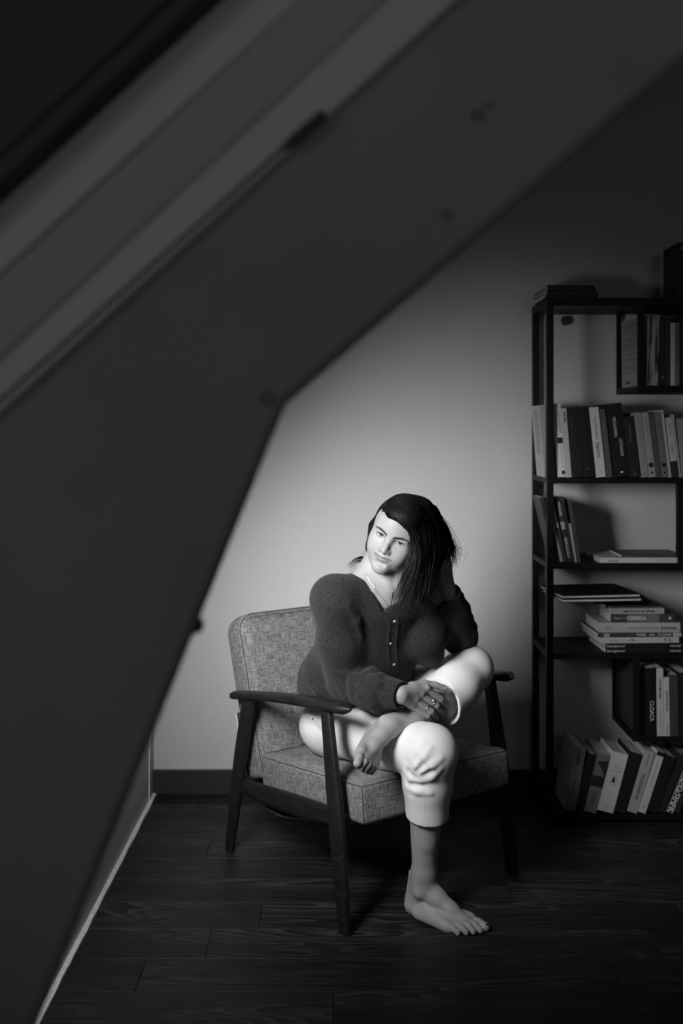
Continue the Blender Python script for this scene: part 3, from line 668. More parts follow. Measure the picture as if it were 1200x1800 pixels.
for dz, rx, rz in ((0, .0052, .0070), (.0085, .0036, .0030), (.0125, .0024, .0020)):
    mb.add([(c.x + rx*math.cos(2*PI*k/12), y_, c.z + dz + rz*math.sin(2*PI*k/12)) for k in range(12)], [tuple(range(12))])
for s_ in (-1, 1):
    for z0, z1, z2, xo in ((.010, .0165, .0225, .0075), (.004, .008, .0035, .0105), (.0, -.004, -.0125, .0095), (-.003, -.009, -.018, .0065)):
        pts = [(c.x, c.z + z0), (c.x + s_*xo, c.z + z1), (c.x + s_*(xo + .0015), c.z + z2)]
        for (xa, za), (xb, zb) in zip(pts[:-1], pts[1:]):
            d_ = Vector((xb - xa, 0, zb - za)).normalized(); nn = Vector((-d_.z, 0, d_.x))*.0006
            mb.add([(xa - nn.x, y_, za - nn.z), (xb - nn.x, y_, zb - nn.z), (xb + nn.x, y_, zb + nn.z), (xa + nn.x, y_, za + nn.z)], [(0, 1, 2, 3)])
mb.build('beetle_emblem', M['ink'], F4)
mb = MB(); mb.tube([(w_/2 + .0045*math.cos(t), -.0009, .022 + .0045*math.sin(t)) for t in np.linspace(0, 2*PI, 15)[:-1]], .0005, 5, closed=True); mb.build('emblem', M['ink'], F4)
F5 = book(W(20), W(108), .16, .013, 'black book right of the white beetle book, bottom shelf', GF); setF(F5, 1080, 15.5)
F6 = book(W(18), W(112), .15, .36, 'light grey book titled in large capitals, bottom shelf', GF); setF(F6, 1101.5, 16.8)
spine_text(F6, 'WILDEVROUW', .0155, .42, .5, 'k', bold=.0002, sx=.9); spine_text(F6, 'Jessie Oldeger', .008, .86, .5, 'k')
F7 = book(W(14), W(112), .15, .52, 'narrow white book with a black upper tip, bottom shelf', GF); setF(F7, 1120.6, 18)
band(F7, .935, 1, 'k'); spine_text(F7, 'VOEDING VOOR HET HART', .0075, .62, .5, 'g'); disc(F7, .5, .10, .0028, 'k')
F8 = book(W(18), W(104), .15, .012, 'black book between the narrow white one and a darker one, bottom shelf', GF); setF(F8, 1136, 20)
F9 = book(W(14), W(108), .15, .02, 'dark grey book left of the black-and-white patterned one', GF); setF(F9, 1155.6, 21.5)
F10 = book(W(11), W(104), .15, .5, 'book with a bold black-and-white patterned spine, bottom shelf', GF); setF(F10, 1171.2, 22.5)
pz = mat('bold_pattern', .5, .5, .4); nt = pz.node_tree
tc = nt.nodes.new('ShaderNodeTexCoord'); tn = nt.nodes.new('ShaderNodeTexVoronoi'); tn.inputs['Scale'].default_value = 95; tn.feature = 'DISTANCE_TO_EDGE'; mr = nt.nodes.new('ShaderNodeMapRange'); mr.inputs[1].default_value = .10; mr.inputs[2].default_value = .16; mr.inputs[3].default_value = .6; mr.inputs[4].default_value = .01
for a_, b_ in ((tc.outputs['Object'], tn.inputs[0]), (tn.outputs[0], mr.inputs[0]), (mr.outputs[0], nt.nodes['Principled BSDF'].inputs['Base Color'])): nt.links.new(a_, b_)
mb = MB(); mb.box((.0003, -.0012, .0006), (F10['_w'] - .0003, -.0003, F10['_h'] - .0006)); mb.build('spine_picture', pz, F10)
F11 = book(W(10), W(102), .15, .03, 'black book right of the patterned spine, bottom shelf', GF); setF(F11, 1183.6, 23)
# ---- on top of the case
GT = 'magazines piled on top of the bookcase'
zt = bz(523) + .0006
for i in range(5):
    m_ = book(.0098, .185 - .004*i, .20, (.016, .03, .02, .05, .014)[i], ['lowest', 'second lowest', 'middle', 'second highest', 'topmost'][i] + ' dark magazine of the pile on top of the bookcase', GT, name='magazine', cat='magazine')
    m_.location = (bx(1052) + .004*(i % 2), YFR + .010 + .012*i, zt + i*.0102); m_.rotation_euler = (0, R(-90), R(1.0 + 1.3*(i % 3)))
t1 = book(.036, .198, .16, .02, 'tall dark box file standing on top of the bookcase', name='box_file', cat='box file', soft=False); t1.location = (bx(1196), YFR + .03, zt)
disc(t1, .4, .90, .0045, .4)
for o in bpy.data.objects:
    for k in ('_w', '_h', '_bul'):
        if k in o.keys(): del o[k]
# ================================================================ IMPLICIT SURFACES
V3 = lambda *a: np.array(a, dtype=np.float64)
def Pn(px, py, d): return np.array(P(px, py, d))
def axis(*segs):
    """segs: (lo, hi, step) pieces joined into one coordinate axis"""
    out = [np.array([segs[0][0]])]
    for lo, hi, st in segs:
        n = max(1, int(round((hi - lo)/st))); out.append(np.linspace(lo, hi, n + 1)[1:])
    return np.concatenate(out).astype(np.float32)
class Field:
    def sub(s, lo, hi):
        sl = tuple(slice(max(0, np.searchsorted(a, l) - 1), min(len(a), np.searchsorted(a, h) + 1)) for a, l, h in zip(s.ax, lo, hi))
        f = Field(*[a[q] for a, q in zip(s.ax, sl)]); f.sl = sl; return f
    def join(s, f, k=0.):
        s.put(f.sl, f.F, k, 'u')
    def __init__(s, xs, ys, zs):
        s.ax = (xs, ys, zs); s.F = np.full((len(xs), len(ys), len(zs)), .2, np.float32)
    def reg(s, lo, hi, pad):
        sl = []
        for a, l, h in zip(s.ax, lo, hi):
            i0 = max(0, np.searchsorted(a, l - pad) - 1); i1 = min(len(a), np.searchsorted(a, h + pad) + 1)
            if i1 <= i0: return None, None
            sl.append(slice(i0, i1))
        g = np.stack(np.broadcast_arrays(s.ax[0][sl[0]][:, None, None], s.ax[1][sl[1]][None, :, None], s.ax[2][sl[2]][None, None, :]), -1)
        return tuple(sl), g
    def put(s, sl, d, k, op):
        A = s.F[sl]
        if op == 'u':
            if k > 0: h = np.maximum(k - np.abs(A - d), 0)/k; s.F[sl] = np.minimum(A, d) - h*h*k*.25
            else: s.F[sl] = np.minimum(A, d)
        elif op == 's':
            d = -d
            if k > 0: h = np.maximum(k - np.abs(A - d), 0)/k; s.F[sl] = np.maximum(A, d) + h*h*k*.25
            else: s.F[sl] = np.maximum(A, d)
    def cone(s, a, b, ra, rb, k=.01, op='u'):
        a = np.asarray(a, float); b = np.asarray(b, float); r = max(ra, rb)
        sl, g = s.reg(np.minimum(a, b) - r, np.maximum(a, b) + r, k + .006)
        if sl is None: return
        ba = (b - a).astype(np.float32); pa = g - a.astype(np.float32); L = float(ba @ ba) + 1e-12
        t = np.clip((pa @ ba)/L, 0, 1); q = pa - t[..., None]*ba
        s.put(sl, np.sqrt((q*q).sum(-1)) - (ra + (rb - ra)*t), k, op)
    def chain(s, pts, rs, k=.01, op='u'):
        for i in range(len(pts) - 1): s.cone(pts[i], pts[i+1], rs[i], rs[i+1], k, op)
    def ell(s, c, r, ax=None, k=.01, op='u'):
        c = np.asarray(c, float); r = np.asarray(r, np.float32); A = np.eye(3) if ax is None else np.asarray(ax, float)   # rows: axes
        ext = np.abs(A.T) @ r
        sl, g = s.reg(c - ext, c + ext, k + .006)
        if sl is None: return
        q = (g - c.astype(np.float32)) @ A.T.astype(np.float32)
        k0 = np.sqrt(((q/r)**2).sum(-1)); k1 = np.sqrt(((q/(r*r))**2).sum(-1)) + 1e-9
        s.put(sl, k0*(k0 - 1)/k1, k, op)
    def ecap(s, a, b, A, ra, rb, k=.01, op='u'):
        """tapered capsule with an elliptic section; A: two unit axes across; ra, rb = (half width, half depth)"""
        a = np.asarray(a, float); b = np.asarray(b, float); m = max(*ra, *rb)
        sl, g = s.reg(np.minimum(a, b) - m, np.maximum(a, b) + m, k + .006)
        if sl is None: return
        ba = (b - a).astype(np.float32); pa = g - a.astype(np.float32); L = float(ba @ ba)
        t = np.clip((pa @ ba)/L, 0, 1); q = pa - t[..., None]*ba
        u = q @ np.asarray(A[0], np.float32); v = q @ np.asarray(A[1], np.float32); w2 = np.maximum((q*q).sum(-1) - u*u - v*v, 0)
        wu = ra[0] + (rb[0] - ra[0])*t; wv = ra[1] + (rb[1] - ra[1])*t; mn = np.minimum(wu, wv)
        k0 = np.sqrt((u/wu)**2 + (v/wv)**2 + w2/(mn*mn)); k1 = np.sqrt((u/(wu*wu))**2 + (v/(wv*wv))**2 + w2/mn**4) + 1e-6
        s.put(sl, k0*(k0 - 1)/k1, k, op)
    def sample(s, p):
        p = np.atleast_2d(p); idx = []; fr = []
        for a, c in zip(s.ax, p.T):
            i = np.clip(np.searchsorted(a, c) - 1, 0, len(a) - 2); idx.append(i); fr.append(np.clip((c - a[i])/(a[i+1] - a[i]), 0, 1))
        o = 0
        for dx in (0, 1):
            for dy in (0, 1):
                for dz in (0, 1):
                    w = (fr[0] if dx else 1 - fr[0])*(fr[1] if dy else 1 - fr[1])*(fr[2] if dz else 1 - fr[2])
                    o = o + w*s.F[idx[0] + dx, idx[1] + dy, idx[2] + dz]
        return o
    def hit(s, px, py, off=0., d0=2.35, d1=3.7):
        """first point of the surface on the sight line through a picture point"""
        ds = np.arange(d0, d1, .0015); pts = np.array([Pn(px, py, d) for d in ds]); v = s.sample(pts)
        h = np.where(v < 0)[0]
        if len(h) == 0: return None
        i = max(h[0], 1); t = v[i-1]/(v[i-1] - v[i] + 1e-9); return pts[i-1] + (pts[i] - pts[i-1])*t + (pts[i-1] - pts[i])/.0015*off
    def grad(s, p, e=.004):
        g = np.array([s.sample(p + V3(*(e*(j == i) for j in range(3))))[0] - s.sample(p - V3(*(e*(j == i) for j in range(3))))[0] for i in range(3)])
        return g/(np.linalg.norm(g) + 1e-9)
    def mesh(s, name):
        F = s.F; S = F < 0; nx, ny, nz = F.shape
        c = np.zeros((nx-1, ny-1, nz-1), np.uint8)
        for dx in (0, 1):
            for dy in (0, 1):
                for dz in (0, 1): c += S[dx:nx-1+dx, dy:ny-1+dy, dz:nz-1+dz]
        flat = np.flatnonzero(((c > 0) & (c < 8)).ravel()); i, j, k = np.unravel_index(flat, c.shape); del c
        cn = {}
        for dx in (0, 1):
            for dy in (0, 1):
                for dz in (0, 1): cn[dx, dy, dz] = F[i+dx, j+dy, k+dz]
        acc = np.zeros((len(i), 3), np.float32); cnt = np.zeros(len(i), np.float32)
        for a_ in cn:
            for ax in range(3):
                if a_[ax]: continue
                b_ = list(a_); b_[ax] = 1; b_ = tuple(b_); fa, fb = cn[a_], cn[b_]; m = (fa < 0) != (fb < 0)
                t = np.where(m, fa/(fa - fb + 1e-20), 0); p = np.array(a_, np.float32)[None].repeat(len(i), 0); p[:, ax] = t
                acc[m] += p[m]; cnt += m
        acc /= cnt[:, None]
        vs = np.empty_like(acc)
        for ax, ii in enumerate((i, j, k)):
            A = s.ax[ax]; vs[:, ax] = A[ii] + (A[ii+1] - A[ii])*acc[:, ax]
        cs = (nx-1, ny-1, nz-1); quads = []
        def vid(a, b, c_): return np.searchsorted(flat, np.ravel_multi_index((a, b, c_), cs))
        e = np.nonzero(S[:-1, 1:-1, 1:-1] != S[1:, 1:-1, 1:-1]); a, b, c_ = e[0], e[1] + 1, e[2] + 1; sg = S[a, b, c_]
        q = np.stack([vid(a, b-1, c_-1), vid(a, b, c_-1), vid(a, b, c_), vid(a, b-1, c_)], 1); q[~sg] = q[~sg][:, ::-1]; quads.append(q)
        e = np.nonzero(S[1:-1, :-1, 1:-1] != S[1:-1, 1:, 1:-1]); a, b, c_ = e[0] + 1, e[1], e[2] + 1; sg = S[a, b, c_]
        q = np.stack([vid(a-1, b, c_-1), vid(a-1, b, c_), vid(a, b, c_), vid(a, b, c_-1)], 1); q[~sg] = q[~sg][:, ::-1]; quads.append(q)
        e = np.nonzero(S[1:-1, 1:-1, :-1] != S[1:-1, 1:-1, 1:]); a, b, c_ = e[0] + 1, e[1] + 1, e[2]; sg = S[a, b, c_]
        q = np.stack([vid(a-1, b-1, c_), vid(a, b-1, c_), vid(a, b, c_), vid(a-1, b, c_)], 1); q[~sg] = q[~sg][:, ::-1]; quads.append(q)
        Q = np.concatenate(quads).astype(np.int32)
        me = bpy.data.meshes.new(name); me.vertices.add(len(vs)); me.vertices.foreach_set('co', vs.ravel())
        me.loops.add(Q.size); me.loops.foreach_set('vertex_index', Q.ravel()); me.polygons.add(len(Q))
        me.polygons.foreach_set('loop_start', np.arange(0, Q.size, 4, dtype=np.int32)); me.polygons.foreach_set('loop_total', np.full(len(Q), 4, np.int32))
        me.polygons.foreach_set('use_smooth', np.ones(len(Q), bool)); me.update(); me.validate()
        return me, vs
def relax(vs, Q, it=2, f=.5):
    n = len(vs)
    for _ in range(it):
        acc = np.zeros_like(vs); cnt = np.zeros(n, np.float32)
        for a, b in ((0, 1), (1, 2), (2, 3), (3, 0)):
            for x, y in ((a, b), (b, a)):
                for c in range(3): acc[:, c] += np.bincount(Q[:, x], vs[Q[:, y], c], n)
                cnt += np.bincount(Q[:, x], minlength=n)
        vs = vs*(1 - f) + acc/np.maximum(cnt, 1)[:, None]*f
    return vs.astype(np.float32)
nrm = lambda v: np.asarray(v, float)/np.linalg.norm(v)
# ================================================================ THE POSE (joints in metres, from the picture)
PC = V3(.034, -.66, .480); rD = V3(.82, .57, 0); fD = V3(.575, -.818, 0)
HR = PC - .088*rD + .02*fD; HL = PC + .088*rD + .02*fD
KR = V3(.243, -1.035, .492); AR = V3(.229, -.965, .088)
AL = Pn(683, 1277, 2.765); CL = Pn(768, 1238, 2.90); KL = Pn(826, 1176, 3.02)
RS = V3(-.022, -.985, .902); LS = V3(.245, -.855, .885)
RE = Pn(610, 1200, 2.90); RW = Pn(703, 1222, 2.755)
LE = V3(.357, -.745, .748); LW = Pn(785, 1036, 2.92)
sD = nrm(LS - RS); tF = nrm(V3(sD[1], -sD[0], 0)*1.0)      # shoulder line, chest facing
SP = [PC, V3(.045, -.705, .60), V3(.080, -.80, .745), V3(.112, -.900, .885)]
NB0 = V3(.116, -.918, .925)
# head frame
hF = nrm(V3(-.325, -.93, -.149)); hU = V3(.318, -.292, .904); hU = nrm(hU - hF*(hU @ hF)); hX = np.cross(hF, hU); hX = -hX if hX[0] < 0 else hX
HE = Pn(684, 948, 2.745); HO = HE - .083*hF; HS = .94
Hm = np.stack([hX, hF, hU])                                 # rows
def H(x, y, z): return HO + HS*(x*hX + y*hF + z*hU)
def build_body():
    B = Field(axis((-.20, .0, .005), (.0, .06, .0022), (.06, .235, .0013), (.235, .41, .0022), (.41, .48, .005)),
              axis((-1.205, -1.09, .002), (-1.09, -.86, .0014), (-.86, -.50, .005)),
              axis((-.006, .115, .0022), (.115, .44, .005), (.44, .68, .0022), (.68, .955, .0045), (.955, 1.215, .0013)))
    # ---- trunk
    B.ecap(SP[0], SP[1], (rD, fD), (.150, .105), (.115, .085), .03); B.ecap(SP[1], SP[2], (sD, tF), (.115, .085), (.130, .092), .03)
    B.ecap(SP[2], SP[3], (sD, tF), (.130, .092), (.120, .070), .03)
    B.cone(SP[3] - .05*sD, RS, .050, .046, .03); B.cone(SP[3] + .05*sD, LS, .050, .046, .03)
    for q in (-1, 1): B.ell(SP[2] + q*.062*sD + .075*tF + V3(0, 0, .03), (.05, .045, .05), None, .03)
    # collar bones
    cb = SP[3] + .062*tF + V3(0, 0, .034)
    for q, S_ in ((-1, RS), (1, LS)): B.chain([cb + q*.012*sD, cb + q*.055*sD + V3(0, 0, .004) - .008*tF, S_ + V3(0, 0, .036) + .01*tF], [.0075, .006, .008], .014)
    # neck and its muscles
    nb = H(0, -.028, -.085)
    B.cone(NB0, nb, .053, .048, .03)
    for q in (-1, 1): B.chain([cb + q*.010*sD + V3(0, 0, .0), cb*.4 + H(q*.052, -.012, -.05)*.6 + .004*tF, H(q*.056, -.022, -.045)], [.0085, .0115, .012], .014)
    for q, S_ in ((-1, RS), (1, LS)): B.cone(H(q*.03, -.05, -.075), S_*.55 + NB0*.45 + V3(0, .012, .018), .030, .030, .04)
    # ---- arms
    B.chain([RS, (RS + RE)/2, RE], [.045, .043, .036], .015)
    B.chain([LS, (LS + LE)/2, LE], [.045, .042, .035], .015)
    RA = B.sub(V3(-.08, -1.10, .50), V3(.34, -.78, .72)); RA.chain([RE, RE*.65 + RW*.35, RW], [.036, .035, .0235], .015)
    LA = B.sub(V3(.20, -1.0, .65), V3(.44, -.66, 1.12)); LA.chain([LE, LE*.65 + LW*.35, LW], [.035, .034, .0235], .015)
    # ---- legs
    B.chain([HR, HR*.5 + KR*.5, KR], [.088, .075, .056], .02); B.chain([KR, KR*.68 + AR*.32 + .012*V3(-.4, .8, 0), AR*.9 + KR*.1, AR], [.054, .050, .033, .031], .02)
    B.cone(KR*.92 + AR*.08, KR*.35 + AR*.65 + .012*V3(.3, -.9, 0), .040, .024, .02)
    B.chain([HL, HL*.5 + KL*.5, KL], [.088, .075, .056], .02)
    LL_ = B.sub(V3(-.04, -1.206, .40), V3(.48, -.66, .76)); LL_.chain([KL, CL, CL*.45 + AL*.55, AL], [.050, .047, .036, .029], .025)
    # ---- feet
    def foot(B, A, a, n, l, sc=1.0, curl=0., pf=0):
        f = lambda x, y, z: A + sc*(x*a + y*l + (z - .085)*n)
        B.chain([f(0, 0, .085 if pf else .10), f(-.014, 0, .06), f(-.026, .002, .032 if pf else .030)], [(.026 if pf else .030)*sc, .027*sc, (.023 if pf else .027)*sc], .012)
        B.cone(f(-.026, .002, .027), f(.02, .004, .024), .026*sc, .022*sc, .012)
        if not pf: B.cone(f(-.034, 0, .11), f(-.040, 0, .05), .012, .013, .016)
        for q, zz in ((-1, .088), (1, .078)): B.cone(f(.002, q*.026, zz), f(.002, q*.028, zz - .004), (.009 if pf else .0115)*sc, (.008 if pf else .011)*sc, .014)
        B.chain([f(0, 0, .09), f(.040, -.004, .060), f(.080, -.008, .039), f(.118, -.010, .024)], [(.025 if pf else .029)*sc, .024*sc, .019*sc, .013*sc], .02)
        mt = [(.125, -.032, .020, .0165), (.128, -.014, .018, .0135), (.122, .002, .017, .0125), (.113, .017, .0155, .012), (.099, .030, .014, .0125)]
        for x, y, z, r in mt: B.cone(f(.02, y*.45, .030), f(x, y, z), .020*sc, r*sc, .010)
        B.cone(f(.0, .024, .018), f(.09, .031, .012), .015*sc, .011*sc, .015)
        toes = [((.125, -.033, .018), (.152, -.032, .0165), (.172, -.029, .0135), (.0135, .0115, .0118)),
                ((.128, -.014, .018), (.150, -.0125, .020), (.167, -.0115, .010), (.0105, .0085, .0080)),
                ((.122, .002, .017), (.142, .0035, .0195), (.156, .0045, .0095), (.0100, .0080, .0076)),
                ((.113, .017, .0155), (.130, .0185, .0180), (.1425, .0190, .0090), (.0095, .0078, .0074)),
                ((.099, .030, .014), (.1145, .0325, .0150), (.1255, .0325, .0085), (.0095, .0078, .0074))]
        tips = []
        for p0, p1, p2, r in toes:
            pts = [f(*p0), f(*p1), f(p2[0], p2[1], p2[2] - curl)]
            B.cone(pts[0], pts[1], r[0]*sc, r[1]*sc, .0035); B.cone(pts[1], pts[2], r[1]*sc, r[2]*sc, .0035); tips.append((pts[2], pts[1], r[2]*sc))
        for x, y in ((.085, -.020), (.10, .0), (.08, .01)): pass
        return tips
    a = nrm(V3(.80, -.60, 0)); B.tipR = foot(B, AR, a, V3(0, 0, 1), np.cross(a, V3(0, 0, 1)), 1.05); B.footR = (a, V3(0, 0, 1))
    a = nrm(V3(-.10, -.97, -.17)); w_ = V3(.59, .06, -.70); w_ = nrm(w_ - a*(w_ @ a)); n = np.cross(a, w_); B.tipL = foot(LL_, AL, a, n, np.cross(n, a), .96, .004, 1); B.footL = (a, n); B.join(LL_)
    # ---- right hand closed round the left shin
    def finger(pts, rs, k=.003, B=None):
        for i in range(len(pts) - 1): B.cone(pts[i], pts[i+1], rs[i], rs[i+1], k)
    mcp = [(750, 1211, 2.802), (740, 1221, 2.792), (730, 1231, 2.784), (724, 1241, 2.782)]
    pip = [(774, 1229, 2.825), (767, 1240, 2.816), (758, 1250, 2.806), (751, 1258, 2.803)]
    dip = [(783, 1242, 2.853), (776, 1253, 2.846), (768, 1262, 2.838), (760, 1268, 2.834)]
    tip = [(780, 1252, 2.885), (773, 1262, 2.880), (765, 1270, 2.872), (757, 1275, 2.866)]
    B.knR = []
    for i in range(4):
        r0 = (.0105, .0105, .0100, .0092)[i]; q = [Pn(*mcp[i]), Pn(*pip[i]), Pn(*dip[i]), Pn(*tip[i])]
        RA.cone(RW + V3(0.004, 0, .009 - .006*i), q[0], .014, r0 + .0010, .010)
        finger(q, [r0 + .0005, r0*.88, r0*.78, r0*.70], .0025, RA)
        RA.ell(q[0] + V3(-.0, -.006, .005), (.008, .007, .007), None, .006); B.knR.append(q)
    th = [Pn(724, 1209, 2.785), Pn(746, 1202, 2.810), Pn(765, 1204, 2.820), Pn(781, 1210, 2.828)]
    RA.cone(RW + V3(.0, .0, .008), th[0], .016, .0155, .012); RA.cone(th[0], th[1], .0155, .0120, .008); RA.cone(th[1], th[2], .0110, .0094, .0035); RA.cone(th[2], th[3], .0098, .0084, .003); B.thR = th; B.join(RA)
    # ---- left hand in the hair, holding the head
    mL = [(787, 994, 2.915), (781, 989, 2.90), (774, 987, 2.89), (768, 991, 2.885)]
    for i, (dx, dy) in enumerate(((0, 0), (-3, -2), (-6, -1), (-8, 3))):
        q = [Pn(*mL[i]), Pn(mL[i][0] - 2 + dx, mL[i][1] - 24 + dy*2, 2.94 - .012*i), Pn(mL[i][0] - 14 + dx, mL[i][1] - 40 + dy*2, 2.945 - .012*i), Pn(mL[i][0] - 24 + dx, mL[i][1] - 46 + dy*2, 2.935 - .012*i)]
        LA.cone(LW, q[0], .018, .0125, .014); finger(q, [.0115, .0095, .0085, .0075], .003, LA)
    th = [Pn(768, 1020, 2.915), Pn(758, 1003, 2.89), Pn(751, 988, 2.875), Pn(746, 976, 2.865)]
    LA.cone(LW, th[0], .018, .014, .014); finger(th, [.013, .0105, .0095, .008], .003, LA); B.join(LA)
    # ---- head (local: x to her left, y forward, z up, origin between the ears at eye height)
    R_ = Hm; e = lambda c, r, k=.01, op='u': B.ell(H(*c), np.array(r)*HS, R_, k, op)
    c_ = lambda a, b, ra, rb, k=.01, op='u': B.cone(H(*a), H(*b), ra*HS, rb*HS, k, op)
    e((0, -.012, .022), (.074, .094, .086), .02); e((0, .034, .030), (.0615, .055, .060), .03); e((0, .034, -.020), (.0585, .050, .058), .025)
    e((0, .042, -.062), (.040, .042, .042), .03)
    for q in (-1, 1):
        c_((q*.045, .002, -.048), (q*.033, .032, -.076), .016, .0150, .03); c_((q*.033, .032, -.076), (q*.009, .066, -.098), .0155, .0125, .025)
        e((q*.040, .055, -.027), (.022, .018, .019), .025); e((q*.032, .052, -.055), (.018, .018, .020), .025)
        c_((q*.012, .0780, .0150), (q*.044, .0665, .0175), .0070, .0062, .016)
    e((0, .071, -.097), (.0150, .0130, .0135), .026); [e((q*.036, .058, -.046), (.015, .015, .017), .025) for q in (-1, 1)]; e((0, .068, -.064), (.025, .020, .022), .016)
    # eye hollows, lids
    for q in (-1, 1):
        e((q*.0305, .094, -.0015), (.0175, .0170, .0110), .014, 's')
        e((q*.0305, .0690, -.001), (.0150, .0142, .0135), .006)
        c_((q*.0180, .0790, .0060), (q*.0425, .0715, .0050), .0032, .0030, .006)
    # nose
    c_((0, .0815, .0060), (0, .0985, -.0220), .0062, .0068, .012); c_((0, .0975, -.020), (0, .1020, -.0335), .0066, .0080, .008); c_((0, .1000, -.0385), (0, .0890, -.0450), .0055, .0045, .006)
    for q in (-1, 1): e((q*.0110, .0905, -.0375), (.0060, .0085, .0060), .010)
    for q in (-1, 1): c_((q*.0058, .1010, -.0450), (q*.0080, .0930, -.0445), .0026, .0030, .003, 's')
    
    # mouth: lips, parting, corners drawn up a little
    sx_ = lambda L: [(x*1.13, y - .014*abs(x), z + .17*abs(x)) for x, y, z in L]
    LU = [(-.0235, .0765, -.0620), (-.0120, .0850, -.0600), (-.0045, .0885, -.0580), (0, .0880, -.0592), (.0045, .0885, -.0580), (.0120, .0850, -.0600), (.0235, .0765, -.0620)]
    LU = sx_(LU)
    for i in range(6): c_(LU[i], LU[i+1], (.0022, .0036, .0042, .0040, .0042, .0036, .0022)[i], (.0022, .0036, .0042, .0040, .0042, .0036, .0022)[i+1], .005)
    LL = [(-.0205, .0775, -.0655), (-.0100, .0855, -.0695), (0, .0880, -.0705), (.0100, .0855, -.0695), (.0205, .0775, -.0655)]
    LL = sx_(LL)
    for i in range(4): c_(LL[i], LL[i+1], (.0026, .0050, .0055, .0050, .0026)[i], (.0026, .0050, .0055, .0050, .0026)[i+1], .005)
    MC = [(-.0265, .0780, -.0610), (-.0120, .0905, -.0640), (0, .0940, -.0652), (.0120, .0905, -.0640), (.0265, .0780, -.0610)]
    MC = sx_(MC)
    for i in range(4): c_(MC[i], MC[i+1], (.0006, .0012, .0013, .0012)[i], (.0012, .0013, .0012, .0006)[i], .002, 's')
    c_((-.010, .089, -.0815), (.010, .089, -.0815), .0045, .0045, .010, 's')
    # eye openings
    for q in (-1, 1):
        e((q*.0305, .0870, -.0016), (.0142, .0140, .0054), .0015, 's')
    for q in (-1, 1): e((q*.0745, -.010, -.012), (.0085, .0165, .028), .006)
    return B
BODY = build_body()
me, vs = BODY.mesh('body')
# pigment: lips and brows are coloured skin, stored per vertex
loc = ((vs - HO) @ Hm.T)/HS
def seg_d(p, a, b):
    a = np.array(a); b = np.array(b); ba = b - a; t = np.clip(((p - a) @ ba)/(ba @ ba), 0, 1); return np.linalg.norm(p - a - t[:, None]*ba, axis=1)
near = np.where((np.abs(loc) < .12).all(1))[0]; L_ = loc[near]; col = np.ones(len(vs), np.float32)
lipm = np.full(len(near), 9.)
P2 = L_*np.array([1, .0, 1]); P3 = P2.copy(); P3[:, 0] /= 1.13; P3[:, 2] -= .17*np.abs(P3[:, 0])
for a_, b_, r_ in (((-.0235, 0, -.0622), (-.0045, 0, -.0592), .0045), ((.0235, 0, -.0622), (.0045, 0, -.0592), .0045), ((-.0045, 0, -.0592), (.0045, 0, -.0592), .0048), ((-.0205, 0, -.0650), (0, 0, -.0700), .0050), ((.0205, 0, -.0650), (0, 0, -.0700), .0050)):
    lipm = np.minimum(lipm, seg_d(P3, a_, b_)/r_)
c2 = 1 - .48*np.clip((.85 - lipm)/.5, 0, 1)
brow = np.full(len(near), 9.)
for q in (-1, 1):
    pts = [(q*.0135, .0110), (q*.026, .0150), (q*.038, .0172), (q*.0500, .0150)]; rr_ = [.0040, .0046, .0038, .0018]
    for i in range(3):
        d_ = seg_d(P2, (pts[i][0], 0, pts[i][1]), (pts[i+1][0], 0, pts[i+1][1])); brow = np.minimum(brow, d_/((rr_[i] + rr_[i+1])/2))
    lid = np.abs(np.hypot((L_[:, 0] - q*.0305)/.0140, (L_[:, 2] + .0014)/.0053) - 1.06); up = (L_[:, 2] > -.0022)
    c2 = np.minimum(c2, 1 - .9*np.clip(1 - lid/.20, 0, 1)*up*(L_[:, 1] > .06)*(lid < .25))
    c2 = np.minimum(c2, 1 - .35*np.clip(1 - lid/.16, 0, 1)*(~up)*(L_[:, 1] > .06)*(lid < .25))
c2 = np.minimum(c2, 1 - .93*np.clip((1.25 - brow)/.8, 0, 1))
c2 = np.where(L_[:, 1] > .045, c2, 1); col[near] = c2
at = me.attributes.new('pigment', 'FLOAT', 'POINT'); at.data.foreach_set('value', col)
M['skin'] = mat('skin', .33, .48, .35, bump=(420, .00022, 3)); nt = M['skin'].node_tree
an = nt.nodes.new('ShaderNodeAttribute'); an.attribute_name = 'pigment'; mu = nt.nodes.new('ShaderNodeMath'); mu.operation = 'MULTIPLY'; mu.inputs[1].default_value = .33
nt.links.new(an.outputs['Fac'], mu.inputs[0]); nt.links.new(mu.outputs[0], nt.nodes['Principled BSDF'].inputs['Base Color'])
nt.nodes['Principled BSDF'].inputs['Subsurface Weight'].default_value = .0
person = link('person', me, M['skin'])
tag(person, 'barefoot seated woman in dark cardigan and white jeans, leg crossed, head leaning on hand', 'person')
